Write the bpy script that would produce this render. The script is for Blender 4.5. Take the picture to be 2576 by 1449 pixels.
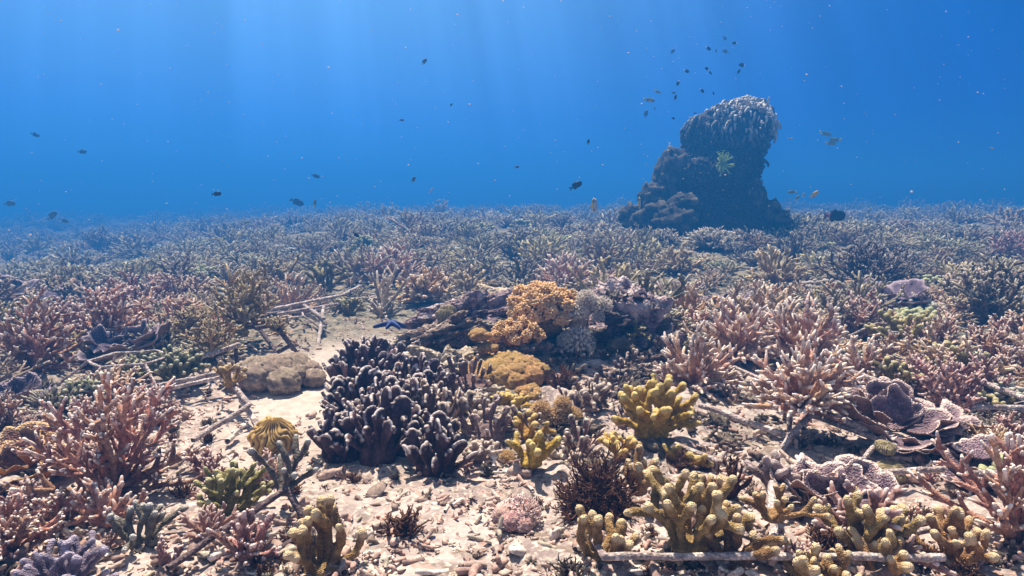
import bpy, math, random
import numpy as np
from mathutils import Vector

SC = bpy.context.scene
for _o in list(bpy.data.objects):
    bpy.data.objects.remove(_o)
COL = SC.collection
PI = math.pi
R = math.radians

# ------------------------------------------------------------------ camera
CAM_Z, F_PX, HOR = 0.85, 1680.0, 515.0
PITCH = math.atan((724.5 - HOR) / F_PX)
cam = bpy.data.cameras.new('camera')
cam.sensor_width = 36.0
cam.lens = 36.0 * F_PX / 2576.0
cam.clip_start, cam.clip_end = 0.02, 400
cam.dof.use_dof = False
camo = bpy.data.objects.new('camera', cam)
camo.location = (0, 0, CAM_Z)
camo.rotation_euler = (PI / 2 - PITCH, 0, 0)
COL.objects.link(camo)
SC.camera = camo

# ------------------------------------------------------------------ world: open water lit from above
SUN_EL, SUN_AZ = R(67), R(-22)          # azimuth from +Y (ahead) towards +X
w = bpy.data.worlds.new('World')
SC.world = w
w.use_nodes = True
nt = w.node_tree
nt.nodes.clear()
out = nt.nodes.new('ShaderNodeOutputWorld')
bg = nt.nodes.new('ShaderNodeBackground')
tc = nt.nodes.new('ShaderNodeTexCoord')
sx = nt.nodes.new('ShaderNodeSeparateXYZ')
nt.links.new(tc.outputs['Generated'], sx.inputs[0])
cr = nt.nodes.new('ShaderNodeValToRGB')
mr = nt.nodes.new('ShaderNodeMapRange')
mr.inputs['From Min'].default_value = -1
mr.inputs['From Max'].default_value = 1
nt.links.new(sx.outputs['Z'], mr.inputs['Value'])
nt.links.new(mr.outputs[0], cr.inputs[0])
e = cr.color_ramp.elements
WORLD_STOPS = [(0.0, (.02, .035, .04)), (.46, (.02, .07, .10)), (.50, (.04, .20, .60)), (.56, (.065, .25, .72)),
               (.64, (.15, .37, .74)), (.72, (.13, .19, .22)), (.86, (.42, .38, .32)), (1.0, (.60, .52, .42))]
e[0].position, e[0].color = WORLD_STOPS[0][0], WORLD_STOPS[0][1] + (1,)
e[1].position, e[1].color = WORLD_STOPS[-1][0], WORLD_STOPS[-1][1] + (1,)
for p_, c_ in WORLD_STOPS[1:-1]:
    q = e.new(p_)
    q.color = c_ + (1,)
# water is darker to the right, away from the light patch
mx = nt.nodes.new('ShaderNodeMapRange')
mx.interpolation_type = 'SMOOTHSTEP'
mx.inputs['From Min'].default_value = -0.25
mx.inputs['From Max'].default_value = 0.62
mx.inputs['To Min'].default_value = 0.0
mx.inputs['To Max'].default_value = 1.0
nt.links.new(sx.outputs['X'], mx.inputs['Value'])
mixw = nt.nodes.new('ShaderNodeMix')
mixw.data_type = 'RGBA'
mixw.blend_type = 'MULTIPLY'
mixw.inputs['B'].default_value = (.02, .22, .50, 1)
nt.links.new(mx.outputs[0], mixw.inputs['Factor'])
nt.links.new(cr.outputs[0], mixw.inputs['A'])
# faint shafts fanning out from the sun's direction
_s = Vector((math.sin(SUN_AZ) * math.cos(SUN_EL), math.cos(SUN_AZ) * math.cos(SUN_EL), math.sin(SUN_EL)))
_u = _s.cross(Vector((0, 0, 1))).normalized(); _v = _s.cross(_u)
def _dot(v):
    n = nt.nodes.new('ShaderNodeVectorMath'); n.operation = 'DOT_PRODUCT'; n.inputs[1].default_value = v
    nt.links.new(tc.outputs['Generated'], n.inputs[0]); return n.outputs['Value']
_at = nt.nodes.new('ShaderNodeMath'); _at.operation = 'ARCTAN2'
nt.links.new(_dot(_u), _at.inputs[0]); nt.links.new(_dot(_v), _at.inputs[1])
_nz = nt.nodes.new('ShaderNodeTexNoise'); _nz.noise_dimensions = '1D'; _nz.inputs['Scale'].default_value = 9; _nz.inputs['Detail'].default_value = 3
nt.links.new(_at.outputs[0], _nz.inputs['W'])
_mr = nt.nodes.new('ShaderNodeMapRange'); _mr.inputs['From Min'].default_value = .35; _mr.inputs['From Max'].default_value = .68
_mr.inputs['To Min'].default_value = .90; _mr.inputs['To Max'].default_value = 1.14
nt.links.new(_nz.outputs['Fac'], _mr.inputs['Value'])
_mx = nt.nodes.new('ShaderNodeMix'); _mx.data_type = 'RGBA'; _mx.blend_type = 'MULTIPLY'; _mx.inputs['Factor'].default_value = 1
nt.links.new(mixw.outputs['Result'], _mx.inputs['A']); nt.links.new(_mr.outputs[0], _mx.inputs['B'])
nt.links.new(_mx.outputs['Result'], bg.inputs[0])
bg.inputs[1].default_value = 0.56
nt.links.new(bg.outputs[0], out.inputs[0])

# ------------------------------------------------------------------ sun
sl = bpy.data.lights.new('sun', 'SUN')
sl.energy = 5.0
sl.angle = R(1.2)
sl.color = (1.0, .855, .675)
so = bpy.data.objects.new('sun', sl)
sd = Vector((math.sin(SUN_AZ) * math.cos(SUN_EL), math.cos(SUN_AZ) * math.cos(SUN_EL), math.sin(SUN_EL)))
so.rotation_euler = sd.to_track_quat('Z', 'Y').to_euler()
so.location = sd * 30
COL.objects.link(so)

SC.view_settings.view_transform = 'Standard'
SC.view_settings.look = 'None'
SC.view_settings.exposure = 1.22
SC.view_settings.gamma = 1
SC.cycles.max_bounces = 6
SC.cycles.diffuse_bounces = 3
SC.cycles.volume_bounces = 0
SC.cycles.use_denoising = True

# ------------------------------------------------------------------ noise
def _h(i, j, k):
    n = (i * 73856093) ^ (j * 19349663) ^ (k * 83492791)
    n = (n ^ (n >> 13)) * 1274126177 & 0x7fffffff
    n = (n ^ (n >> 15)) & 0xffffff
    return n / float(0xffffff)

def vn(P, f=1.0, off=0.0):
    P = np.asarray(P, float) * f + off + 1000.0
    I = np.floor(P).astype(np.int64)
    t = P - I
    t = t * t * (3 - 2 * t)
    i, j, k = I[..., 0], I[..., 1], I[..., 2]
    x, y, z = t[..., 0], t[..., 1], t[..., 2]
    def L(a, b, s): return a + (b - a) * s
    r = L(L(L(_h(i, j, k), _h(i + 1, j, k), x), L(_h(i, j + 1, k), _h(i + 1, j + 1, k), x), y),
          L(L(_h(i, j, k + 1), _h(i + 1, j, k + 1), x), L(_h(i, j + 1, k + 1), _h(i + 1, j + 1, k + 1), x), y), z)
    return r * 2 - 1

def fbm(P, f=1.0, o=4, off=0.0):
    s, a = 0, 1.0
    for q in range(o):
        s = s + a * vn(P, f * 2 ** q, off + q * 17.3)
        a *= .5
    return s

def sm(a, b, x):
    t = np.clip((np.asarray(x, float) - a) / (b - a), 0, 1)
    return t * t * (3 - 2 * t)

# ------------------------------------------------------------------ the sea floor
MOUNDS = [(0.05, 3.65, .60, .40, .13), (0.62, 3.45, .30, .30, .04), (-0.30, 2.65, .40, .36, .05), (.42, 2.65, .30, .20, .05)]
def H(x, y):
    x = np.asarray(x, float); y = np.asarray(y, float)
    z = .36 * sm(4.5, 14, y) - .98 * sm(.10, .85, -x / np.maximum(y, 1)) * sm(4, 15, y)
    z = z + .06 * sm(.2, .8, x / np.maximum(y, 1)) * sm(4, 15, y)
    P = np.stack([x, y, x * 0], -1)
    z = z + .13 * vn(P, .16, 3) * sm(6, 12, y) + .10 * vn(P, .45, 7) * sm(6, 10, y)
    z = z + .05 * vn(P, .55) * sm(1, 5, np.abs(y)) + .018 * vn(P, 2.1, 5)
    for (mx_, my_, a, b, hh) in MOUNDS:
        z = z + hh * np.exp(-((x - mx_) / a) ** 2 - ((y - my_) / b) ** 2)
    return z

FWD = np.array([0, math.cos(PITCH), -math.sin(PITCH)])
UPV = np.array([0, math.sin(PITCH), math.cos(PITCH)])
def ray(px, py):
    return FWD * F_PX + np.array([px - 1288.0, 0, 0]) + UPV * (724.5 - py)

def gp(px, py, lift=0.0):
    """ground point seen at a spot of the photograph, raised so that it stays on that line of sight"""
    d = ray(px, py); d = d / d[1]
    ys = np.geomspace(1.0, 60, 900)
    zz = CAM_Z + d[2] * ys - lift
    g = H(d[0] * ys, ys)
    k = np.argmax(zz < g)
    if not (zz < g).any(): k = 700
    y = ys[k]
    return np.array([d[0] * y, y, CAM_Z + d[2] * y])

def at(px, py, Y):
    d = ray(px, py); d = d / d[1]
    return np.array([d[0] * Y, Y, CAM_Z + d[2] * Y])

def proj(x, y, z):
    v = np.array([x, y, z - CAM_Z])
    f = v @ FWD
    return 1288 + v[0] / f * F_PX, 724.5 - (v @ UPV) / f * F_PX

# ------------------------------------------------------------------ mesh collector
class Geo:
    def __init__(s):
        s.v, s.f4, s.f3, s.t, s.n = [], [], [], [], 0
    def add(s, v, f4=None, f3=None, t=None):
        v = np.asarray(v, float)
        s.v.append(v)
        s.t.append(np.zeros(len(v)) if t is None else np.asarray(t, float) * np.ones(len(v)))
        if f4 is not None and len(f4): s.f4.append(np.asarray(f4) + s.n)
        if f3 is not None and len(f3): s.f3.append(np.asarray(f3) + s.n)
        s.n += len(v)
    def arr(s):
        v = np.concatenate(s.v) if s.v else np.zeros((0, 3))
        f4 = np.concatenate(s.f4) if s.f4 else np.zeros((0, 4), int)
        f3 = np.concatenate(s.f3) if s.f3 else np.zeros((0, 3), int)
        return v, f4, f3, np.concatenate(s.t)
    def merge(s, o, M=None, loc=(0, 0, 0)):
        v, f4, f3, t = o.arr()
        if M is not None: v = v @ np.asarray(M).T
        s.add(v + np.asarray(loc), f4, f3, t)
    def mesh(s, name, mat=None, smooth=True, col=None):
        v, f4, f3, t = s.arr()
        return mk_mesh(name, v, f4, f3, t, mat, smooth, col)

def mk_mesh(name, v, f4, f3, t=None, mat=None, smooth=True, col=None):
    me = bpy.data.meshes.new(name)
    me.vertices.add(len(v)); me.vertices.foreach_set('co', v.astype(np.float32).ravel())
    nl = 4 * len(f4) + 3 * len(f3)
    me.loops.add(nl)
    me.loops.foreach_set('vertex_index', np.concatenate([f4.ravel(), f3.ravel()]).astype(np.int32))
    me.polygons.add(len(f4) + len(f3))
    ls = np.concatenate([np.arange(len(f4)) * 4, 4 * len(f4) + np.arange(len(f3)) * 3]).astype(np.int32)
    me.polygons.foreach_set('loop_start', ls)
    me.polygons.foreach_set('use_smooth', np.full(len(ls), smooth))
    if t is not None:
        a = me.attributes.new('tip', 'FLOAT', 'POINT'); a.data.foreach_set('value', np.asarray(t, np.float32))
    if col is not None:
        a = me.attributes.new('Col', 'FLOAT_COLOR', 'POINT')
        c = np.ones((len(v), 4), np.float32); c[:, :3] = col
        a.data.foreach_set('color', c.ravel())
    me.update(calc_edges=True)
    me.validate()
    if mat is not None: me.materials.append(mat)
    return me

def link(name, me, parent=None, loc=None, rz=0.0, sc=1.0):
    o = bpy.data.objects.new(name, me)
    COL.objects.link(o)
    if parent is not None: o.parent = parent
    if loc is not None: o.location = loc
    if rz: o.rotation_euler = (0, 0, rz)
    if sc != 1.0: o.scale = (sc, sc, sc)
    return o

def tag(o, label, cat, group=None):
    o['label'] = label; o['category'] = cat
    if group: o['group'] = group
    return o

def root(name, label, cat, loc, group=None, rz=0.0):
    o = bpy.data.objects.new(name, None)
    COL.objects.link(o)
    o.location = loc; o.rotation_euler = (0, 0, rz)
    o.empty_display_size = .05
    return tag(o, label, cat, group)

# ------------------------------------------------------------------ materials
def coral_mat(name, base, tip, alt=None, polyp=260.0, bump=.5, rough=.75, dist=.003, back=None, amount=.45):
    m = bpy.data.materials.new(name); m.use_nodes = True
    t = m.node_tree; N = t.nodes; Lk = t.links
    b = N['Principled BSDF']
    b.inputs['Roughness'].default_value = rough
    b.inputs['Specular IOR Level'].default_value = .25
    at_ = N.new('ShaderNodeAttribute'); at_.attribute_name = 'tip'
    co = N.new('ShaderNodeTexCoord')
    nz = N.new('ShaderNodeTexNoise'); nz.inputs['Scale'].default_value = 22; nz.inputs['Detail'].default_value = 5
    Lk.new(co.outputs['Object'], nz.inputs['Vector'])
    rp = N.new('ShaderNodeMapRange'); rp.inputs['From Min'].default_value = .35; rp.inputs['From Max'].default_value = .68
    Lk.new(nz.outputs['Fac'], rp.inputs['Value'])
    m1 = N.new('ShaderNodeMix'); m1.data_type = 'RGBA'
    alt = alt or tuple(min(1, c * 1.7 + .01) for c in base)
    m1.inputs['A'].default_value = (*[c * .72 for c in base], 1); m1.inputs['B'].default_value = (*alt, 1)
    Lk.new(rp.outputs[0], m1.inputs['Factor'])
    oi = N.new('ShaderNodeObjectInfo')
    hs = N.new('ShaderNodeHueSaturation')
    h1 = N.new('ShaderNodeMapRange'); h1.inputs['To Min'].default_value = .485; h1.inputs['To Max'].default_value = .515
    h2 = N.new('ShaderNodeMapRange'); h2.inputs['To Min'].default_value = 1 - amount * .8; h2.inputs['To Max'].default_value = 1 + amount * .6
    ml = N.new('ShaderNodeMath'); ml.operation = 'MULTIPLY'; ml.inputs[1].default_value = 7.31
    fr = N.new('ShaderNodeMath'); fr.operation = 'FRACT'
    Lk.new(oi.outputs['Random'], ml.inputs[0]); Lk.new(ml.outputs[0], fr.inputs[0])
    Lk.new(oi.outputs['Random'], h2.inputs['Value']); Lk.new(fr.outputs[0], h1.inputs['Value'])
    Lk.new(h1.outputs[0], hs.inputs['Hue']); Lk.new(h2.outputs[0], hs.inputs['Value'])
    Lk.new(m1.outputs['Result'], hs.inputs['Color'])
    vo = N.new('ShaderNodeTexVoronoi'); vo.inputs['Scale'].default_value = polyp
    Lk.new(co.outputs['Object'], vo.inputs['Vector'])
    vr = N.new('ShaderNodeMapRange'); vr.inputs['From Min'].default_value = .1; vr.inputs['From Max'].default_value = .55
    vr.inputs['To Min'].default_value = 1.3; vr.inputs['To Max'].default_value = .55
    Lk.new(vo.outputs['Distance'], vr.inputs['Value'])
    mm = N.new('ShaderNodeMix'); mm.data_type = 'RGBA'; mm.blend_type = 'MULTIPLY'; mm.inputs['Factor'].default_value = .8
    Lk.new(hs.outputs[0], mm.inputs['A']); Lk.new(vr.outputs[0], mm.inputs['B'])
    n9 = N.new('ShaderNodeTexNoise'); n9.inputs['Scale'].default_value = 75; n9.inputs['Detail'].default_value = 4
    Lk.new(co.outputs['Object'], n9.inputs['Vector'])
    r9 = N.new('ShaderNodeMapRange'); r9.inputs['From Min'].default_value = .32; r9.inputs['From Max'].default_value = .68
    r9.inputs['To Min'].default_value = .55; r9.inputs['To Max'].default_value = 1.25
    Lk.new(n9.outputs['Fac'], r9.inputs['Value'])
    m9 = N.new('ShaderNodeMix'); m9.data_type = 'RGBA'; m9.blend_type = 'MULTIPLY'; m9.inputs['Factor'].default_value = 1
    Lk.new(mm.outputs['Result'], m9.inputs['A']); Lk.new(r9.outputs[0], m9.inputs['B']); mm = m9
    m2 = N.new('ShaderNodeMix'); m2.data_type = 'RGBA'
    Lk.new(at_.outputs['Fac'], m2.inputs['Factor']); Lk.new(mm.outputs['Result'], m2.inputs['A'])
    m2.inputs['B'].default_value = (*tip, 1)
    last = m2.outputs['Result']
    if back is not None:
        ge = N.new('ShaderNodeNewGeometry'); m3 = N.new('ShaderNodeMix'); m3.data_type = 'RGBA'
        at2 = N.new('ShaderNodeAttribute'); at2.attribute_name = 'under'
        Lk.new(at2.outputs['Fac'], m3.inputs['Factor']); Lk.new(last, m3.inputs['A']); m3.inputs['B'].default_value = (*back, 1)
        last = m3.outputs['Result']
    Lk.new(last, b.inputs['Base Color'])
    bp = N.new('ShaderNodeBump'); bp.inputs['Strength'].default_value = bump; bp.inputs['Distance'].default_value = dist
    bp.invert = True
    Lk.new(vo.outputs['Distance'], bp.inputs['Height']); Lk.new(bp.outputs[0], b.inputs['Normal'])
    return m

M = {
 'ridge_olive': coral_mat('ridge_olive', (.08, .06, .03), (.36, .30, .17), (.13, .10, .05), 420, .4, .7, .003, amount=.1),
 'stag_brown':  coral_mat('staghorn_brown', (.52, .245, .175), (.98, .87, .80), (.70, .41, .30)),
 'stag_pink':   coral_mat('staghorn_pink', (.62, .34, .235), (.97, .88, .80), (.78, .50, .36)),
 'stag_rose':   coral_mat('staghorn_rose', (.50, .24, .21), (.90, .72, .68), (.60, .36, .31)),
 'stag_tan':    coral_mat('staghorn_tan', (.50, .36, .17), (.86, .74, .52), (.55, .40, .18)),
 'stag_orange': coral_mat('staghorn_orange', (.66, .36, .16), (.92, .76, .58), (.75, .47, .22)),
 'stag_cream':  coral_mat('staghorn_cream', (.66, .50, .34), (.92, .86, .76), (.76, .62, .45)),
 'stag_grey':   coral_mat('staghorn_grey', (.25, .19, .13), (.80, .74, .60), (.38, .30, .20)),
 'stag_mauve':  coral_mat('staghorn_mauve', (.33, .22, .19), (.64, .54, .46), (.44, .31, .26)),
 'stag_dark':   coral_mat('staghorn_dark', (.15, .10, .085), (.60, .54, .50), (.24, .17, .13)),
 'fing_yellow': coral_mat('finger_yellow', (.41, .235, .085), (.88, .72, .46), (.55, .345, .14), 300, .9, .7, .004, amount=.25),
 'fing_gold':   coral_mat('finger_gold', (.58, .34, .05), (.88, .70, .30), (.70, .45, .08), 300, .9, .7, .004, amount=.25),
 'fing_olive':  coral_mat('finger_olive', (.30, .245, .07), (.76, .70, .40), (.40, .34, .12), 300, .9, .7, .004, amount=.25),
 'fing_grey':   coral_mat('finger_grey', (.22, .19, .15), (.74, .72, .68), (.30, .27, .22), 300, .9, .7, .004, amount=.25),
 'fing_green':  coral_mat('finger_green', (.27, .26, .12), (.78, .76, .54), (.36, .34, .18), 300, .9, .7, .004, amount=.3),
 'fing_violet': coral_mat('finger_violet', (.24, .19, .29), (.56, .50, .62), (.33, .28, .38), 300, .9, .7, .004, amount=.2),
 'fing_cream':  coral_mat('finger_cream', (.48, .34, .26), (.84, .74, .64), (.60, .46, .36), 300, .9, .7, .004, amount=.3),
 'fing_mauve':  coral_mat('finger_mauve', (.40, .28, .28), (.75, .62, .60), (.50, .36, .34), 300, .9, .7, .004, amount=.2),
 'blade':       coral_mat('blade_dark', (.092, .046, .052), (.76, .68, .66), (.17, .09, .095), 500, .35, .7, .002, amount=.3),
 'blade_rose':  coral_mat('blade_rose', (.21, .12, .10), (.72, .62, .54), (.32, .20, .17), 500, .35, .7, .002, amount=.3),
 'plate':       coral_mat('plate_purple', (.27, .175, .235), (.80, .64, .60), (.40, .28, .32), 170, 1.0, .7, .006, back=(.38, .22, .16), amount=.25),
 'plate_or':    coral_mat('plate_orange', (.40, .19, .075), (.66, .46, .26), (.30, .16, .14), 170, 1.0, .7, .006, back=(.60, .26, .05), amount=.25),
 'plate_blue':  coral_mat('plate_slate', (.16, .12, .19), (.46, .38, .46), (.22, .17, .26), 170, 1.0, .7, .006, back=(.36, .22, .13), amount=.25),
 'leather':     coral_mat('leather_orange', (.70, .40, .13), (.88, .60, .28), (.80, .50, .20), 300, 1.0, .85, .006, amount=.2),
 'leather_br':  coral_mat('leather_brown', (.50, .38, .29), (.74, .60, .48), (.60, .47, .36), 300, 1.0, .85, .006, amount=.2),
 'tree_soft':   coral_mat('soft_orange', (.50, .27, .10), (.78, .52, .27), (.60, .37, .17), 300, .6, .85, .004, amount=.2),
 'xenia':       coral_mat('xenia_grey', (.46, .39, .33), (.88, .82, .74), (.60, .50, .42), 300, .6, .85, .004, amount=.2),
 'xenia_or':    coral_mat('xenia_orange', (.58, .33, .12), (.80, .58, .30), (.68, .42, .18), 300, .6, .85, .004, amount=.2),
 'algae':       coral_mat('algae_brown', (.10, .042, .025), (.30, .15, .09), (.20, .09, .05), 400, .6, .85, .004, amount=.3),
 'ridge':       coral_mat('ridge_gold', (.13, .075, .025), (.60, .40, .14), (.22, .13, .04), 420, .4, .7, .003, amount=.1),
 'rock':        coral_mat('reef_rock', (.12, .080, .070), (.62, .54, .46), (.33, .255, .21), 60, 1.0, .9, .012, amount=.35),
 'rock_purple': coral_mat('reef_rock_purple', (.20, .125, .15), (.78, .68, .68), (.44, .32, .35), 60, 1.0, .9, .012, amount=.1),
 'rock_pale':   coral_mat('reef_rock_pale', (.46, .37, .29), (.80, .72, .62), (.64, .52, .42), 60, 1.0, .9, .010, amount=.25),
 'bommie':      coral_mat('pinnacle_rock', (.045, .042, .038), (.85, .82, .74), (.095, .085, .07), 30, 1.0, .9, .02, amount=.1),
 'bommie_soft': coral_mat('pinnacle_soft', (.075, .07, .055), (.19, .17, .12), (.12, .105, .075), 80, 1.0, .9, .02, amount=.3),
 'pink':        coral_mat('pink_polyps', (.50, .24, .22), (.90, .72, .68), (.62, .36, .33), 300, .6, .8, .004, amount=.1),
 'steel':       coral_mat('crusted_bar', (.58, .46, .44), (.8, .7, .7), (.84, .74, .71), 120, 1.0, .85, .004, amount=.2),
 'steel_dark':  coral_mat('crusted_bar_dark', (.13, .09, .095), (.4, .3, .3), (.26, .19, .19), 120, 1.0, .85, .004, amount=.2),
 'bluestar':    coral_mat('blue_star', (.04, .10, .34), (.2, .4, .9), (.07, .16, .44), 200, .5, .6, .003, amount=.05),
 'crinoid':     coral_mat('feather_star', (.22, .36, .05), (.55, .75, .18), (.30, .45, .08), 200, .3, .7, .003, amount=.05),
}

def col_mat(name, rough=.85, bump=.4, scale=90):
    m = bpy.data.materials.new(name); m.use_nodes = True
    N = m.node_tree.nodes; Lk = m.node_tree.links; b = N['Principled BSDF']
    b.inputs['Roughness'].default_value = rough; b.inputs['Specular IOR Level'].default_value = .2
    a = N.new('ShaderNodeAttribute'); a.attribute_name = 'Col'
    co = N.new('ShaderNodeTexCoord')
    nz = N.new('ShaderNodeTexNoise'); nz.inputs['Scale'].default_value = scale; nz.inputs['Detail'].default_value = 3
    Lk.new(co.outputs['Object'], nz.inputs['Vector'])
    mr = N.new('ShaderNodeMapRange'); mr.inputs['From Min'].default_value = .3; mr.inputs['From Max'].default_value = .7
    mr.inputs['To Min'].default_value = .6; mr.inputs['To Max'].default_value = 1.25
    Lk.new(nz.outputs['Fac'], mr.inputs['Value'])
    mm = N.new('ShaderNodeMix'); mm.data_type = 'RGBA'; mm.blend_type = 'MULTIPLY'; mm.inputs['Factor'].default_value = 1
    Lk.new(a.outputs['Color'], mm.inputs['A']); Lk.new(mr.outputs[0], mm.inputs['B'])
    Lk.new(mm.outputs['Result'], b.inputs['Base Color'])
    bp = N.new('ShaderNodeBump'); bp.inputs['Strength'].default_value = bump; bp.inputs['Distance'].default_value = .004
    Lk.new(nz.outputs['Fac'], bp.inputs['Height']); Lk.new(bp.outputs[0], b.inputs['Normal'])
    return m
M['col'] = col_mat('mottled_fragments')
M['colfar'] = col_mat('mottled_thicket', .85, .2, 12)
M['fish'] = col_mat('fish_skin', .5, .05, 60)

# ------------------------------------------------------------------ shape helpers
def frame(T):
    a = np.array([0, 0, 1.0]) if abs(T[2]) < .85 else np.array([1.0, 0, 0])
    u = np.cross(a, T); u /= np.linalg.norm(u)
    return u, np.cross(T, u)

def tube(G, P, rad, sides=8, tip=None, bump=0.0, flat=1.0, fd=None, cap=True):
    P = np.asarray(P, float); rad = np.asarray(rad, float) * np.ones(len(P))
    tip = np.zeros(len(P)) if tip is None else np.asarray(tip, float) * np.ones(len(P))
    T = np.gradient(P, axis=0); T /= np.linalg.norm(T, axis=1)[:, None] + 1e-12
    if cap:
        r = rad[-1]; t = T[-1]
        ex = [P[-1] + t * r * .55, P[-1] + t * r * .88]
        P = np.vstack([P, ex]); rad = np.append(rad, [r * .84, r * .46]); T = np.vstack([T, t, t]); tip = np.append(tip, [tip[-1]] * 2)
    n = len(P)
    if fd is None:
        u0, _ = frame(T[n // 2])
    else: u0 = np.asarray(fd, float)
    U = u0[None, :] - (T @ u0)[:, None] * T
    nn = np.linalg.norm(U, axis=1)[:, None]
    U = np.where(nn > 1e-3, U / np.maximum(nn, 1e-6), frame(T[0])[0][None, :])
    V = np.cross(T, U)
    th = np.arange(sides) * 2 * PI / sides
    rr = rad[:, None] * np.ones(sides)[None, :]
    if bump:
        i = np.arange(n)[:, None]; j = np.arange(sides)[None, :]
        k = np.where((i + j) % 2 == 0, 1 + bump, 1 - bump * .6)
        rr = rr * k
    X = P[:, None, :] + rr[..., None] * (np.cos(th)[None, :, None] * U[:, None, :] + flat * np.sin(th)[None, :, None] * V[:, None, :])
    v = X.reshape(-1, 3)
    i = np.arange(n - 1)[:, None] * sides; j = np.arange(sides)[None, :]; j2 = (j + 1) % sides
    f4 = np.stack([i + j, i + j2, i + sides + j2, i + sides + j], -1).reshape(-1, 4)
    tv = np.repeat(tip, sides)
    if cap:
        v = np.vstack([v, P[-1] + T[-1] * rad[-3] * .12])
        tv = np.append(tv, tip[-1])
        k = (n - 1) * sides
        f3 = np.stack([k + np.arange(sides), k + (np.arange(sides) + 1) % sides, np.full(sides, n * sides)], -1)
        G.add(v, f4, f3, tv)
    else: G.add(v, f4, None, tv)

def vec(az, el):
    return np.array([math.cos(az) * math.cos(el), math.sin(az) * math.cos(el), math.sin(el)])

def curve(rg, p, d, L, n, up=.25, wob=.12):
    pts = [np.array(p, float)]; d = np.array(d, float)
    for i in range(n):
        d = d + np.array([0, 0, up / n]) + rg.normal(0, wob / math.sqrt(n), 3)
        d /= np.linalg.norm(d)
        pts.append(pts[-1] + d * L / n)
    return np.array(pts), d

def side_dir(rg, T, ang, roll):
    u, v = frame(T)
    return T * math.cos(ang) + math.sin(ang) * (u * math.cos(roll) + v * math.sin(roll))

def stag_branch(G, rg, p, d, L, r, lev, q, tipf=.16):
    """q: sides, rings, bump, nb (side branches per level), ratio, ang"""
    n = max(2, int(q['rings'] * (1 if lev == q['lev'] else .6)))
    P, _ = curve(rg, p, d, L, n, q.get('up', .25), q.get('wob', .15))
    t = np.linspace(0, 1, n + 1)
    rad = r * (1 - q.get('taper', .60) * t)
    tl = min(.6, tipf * (1.1 if lev == q['lev'] else 2.3))
    tube(G, P, rad, q['sides'], sm(1 - tl, 1.02, t) * q.get('tipw', .92), q['bump'])
    if lev > 0:
        nb = q['nb'][q['lev'] - lev]
        roll = rg.uniform(0, 6.28)
        for k in range(nb):
            s = .22 + .74 * (k + rg.uniform(.1, .9)) / nb
            i = min(n - 1, int(s * n)); a = s * n - i
            pp = P[i] * (1 - a) + P[i + 1] * a
            T = P[i + 1] - P[i]; T /= np.linalg.norm(T)
            roll += 2.4 + rg.normal(0, .3)
            dd = side_dir(rg, T, q.get('ang', .85) + rg.normal(0, .12), roll)
            if dd[2] < -.45: dd[2] *= -.3; dd /= np.linalg.norm(dd)
            l2 = L * q['ratio'] * (1.15 - .65 * s) * rg.uniform(.7, 1.25)
            stag_branch(G, rg, pp, dd, l2, r * .72, lev - 1, q, tipf)

def staghorn(seed, Rr, Hh, n_main=12, q=None, r=None, elmin=.05, elmax=1.45):
    """list of branch meshes of a colony whose base is the origin"""
    rg = np.random.default_rng(seed)
    q = dict(dict(sides=7, rings=9, bump=.12, nb=(5, 3), ratio=.42, lev=2, up=.35, wob=.22), **(q or {}))
    r = r or Rr * .05
    gs = []
    for k in range(n_main):
        u = (k + .5) / n_main
        el = elmin + (elmax - elmin) * (u ** .8)
        az = k * 2.39996 + rg.normal(0, .25)
        L = math.hypot(math.cos(el) * Rr, math.sin(el) * Hh) * rg.uniform(.8, 1.12)
        G = Geo()
        d = vec(az, el)
        stag_branch(G, rg, d * Rr * .04 + np.array([0, 0, Hh * .06]), d, L, r * rg.uniform(.85, 1.15), q['lev'], q)
        gs.append(G)
    return gs

def bushy(seed, Rr, Hh, n=60, r=None, sides=6, rings=3, lev=1, nb=3):
    """dome of many short upright branchlets"""
    rg = np.random.default_rng(seed); G = Geo(); r = r or Rr * .045
    q = dict(sides=sides, rings=rings, bump=.08, nb=(nb,), ratio=.38, lev=lev, up=.1, wob=.12, ang=.6)
    for k in range(n):
        u = (k + .5) / n
        el = math.asin(1 - u * .98)
        az = k * 2.39996
        d = vec(az, el); d = d + rg.normal(0, .1, 3); d /= np.linalg.norm(d)
        L = 1 / math.sqrt((math.cos(el) / Rr) ** 2 + (math.sin(el) / Hh) ** 2) * rg.uniform(.82, 1.08)
        stag_branch(G, rg, d * L * .18, d, L * .82, r, lev, q, .22)
    return G

def spiky(seed, Rr, Hh, n, r):
    rg = np.random.default_rng(seed); gs = []
    q = dict(sides=7, rings=12, bump=.13, nb=(4,), ratio=.36, lev=1, up=.12, wob=.14, ang=.7, taper=.68)
    for k in range(n):
        u = (k + .5) / n; el = math.asin(1 - u * 1.12); d = vec(k * 2.39996, el) + rg.normal(0, .12, 3); d /= np.linalg.norm(d)
        L = 1 / math.sqrt((math.cos(el) / Rr) ** 2 + (math.sin(el) / Hh) ** 2) * rg.uniform(.8, 1.15)
        G = Geo(); stag_branch(G, rg, d * L * .1, d, L * .9, r * rg.uniform(.85, 1.2), 1, q, .26); gs.append(G)
    return gs

def do_spiky(name, mat, loc, Rr, Hh, label, seed, n, r):
    o = root(name, label, 'coral', loc)
    for G in spiky(seed, Rr, Hh, n, r): link('branch', G.mesh('branch', mat), o)
    return o

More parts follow.
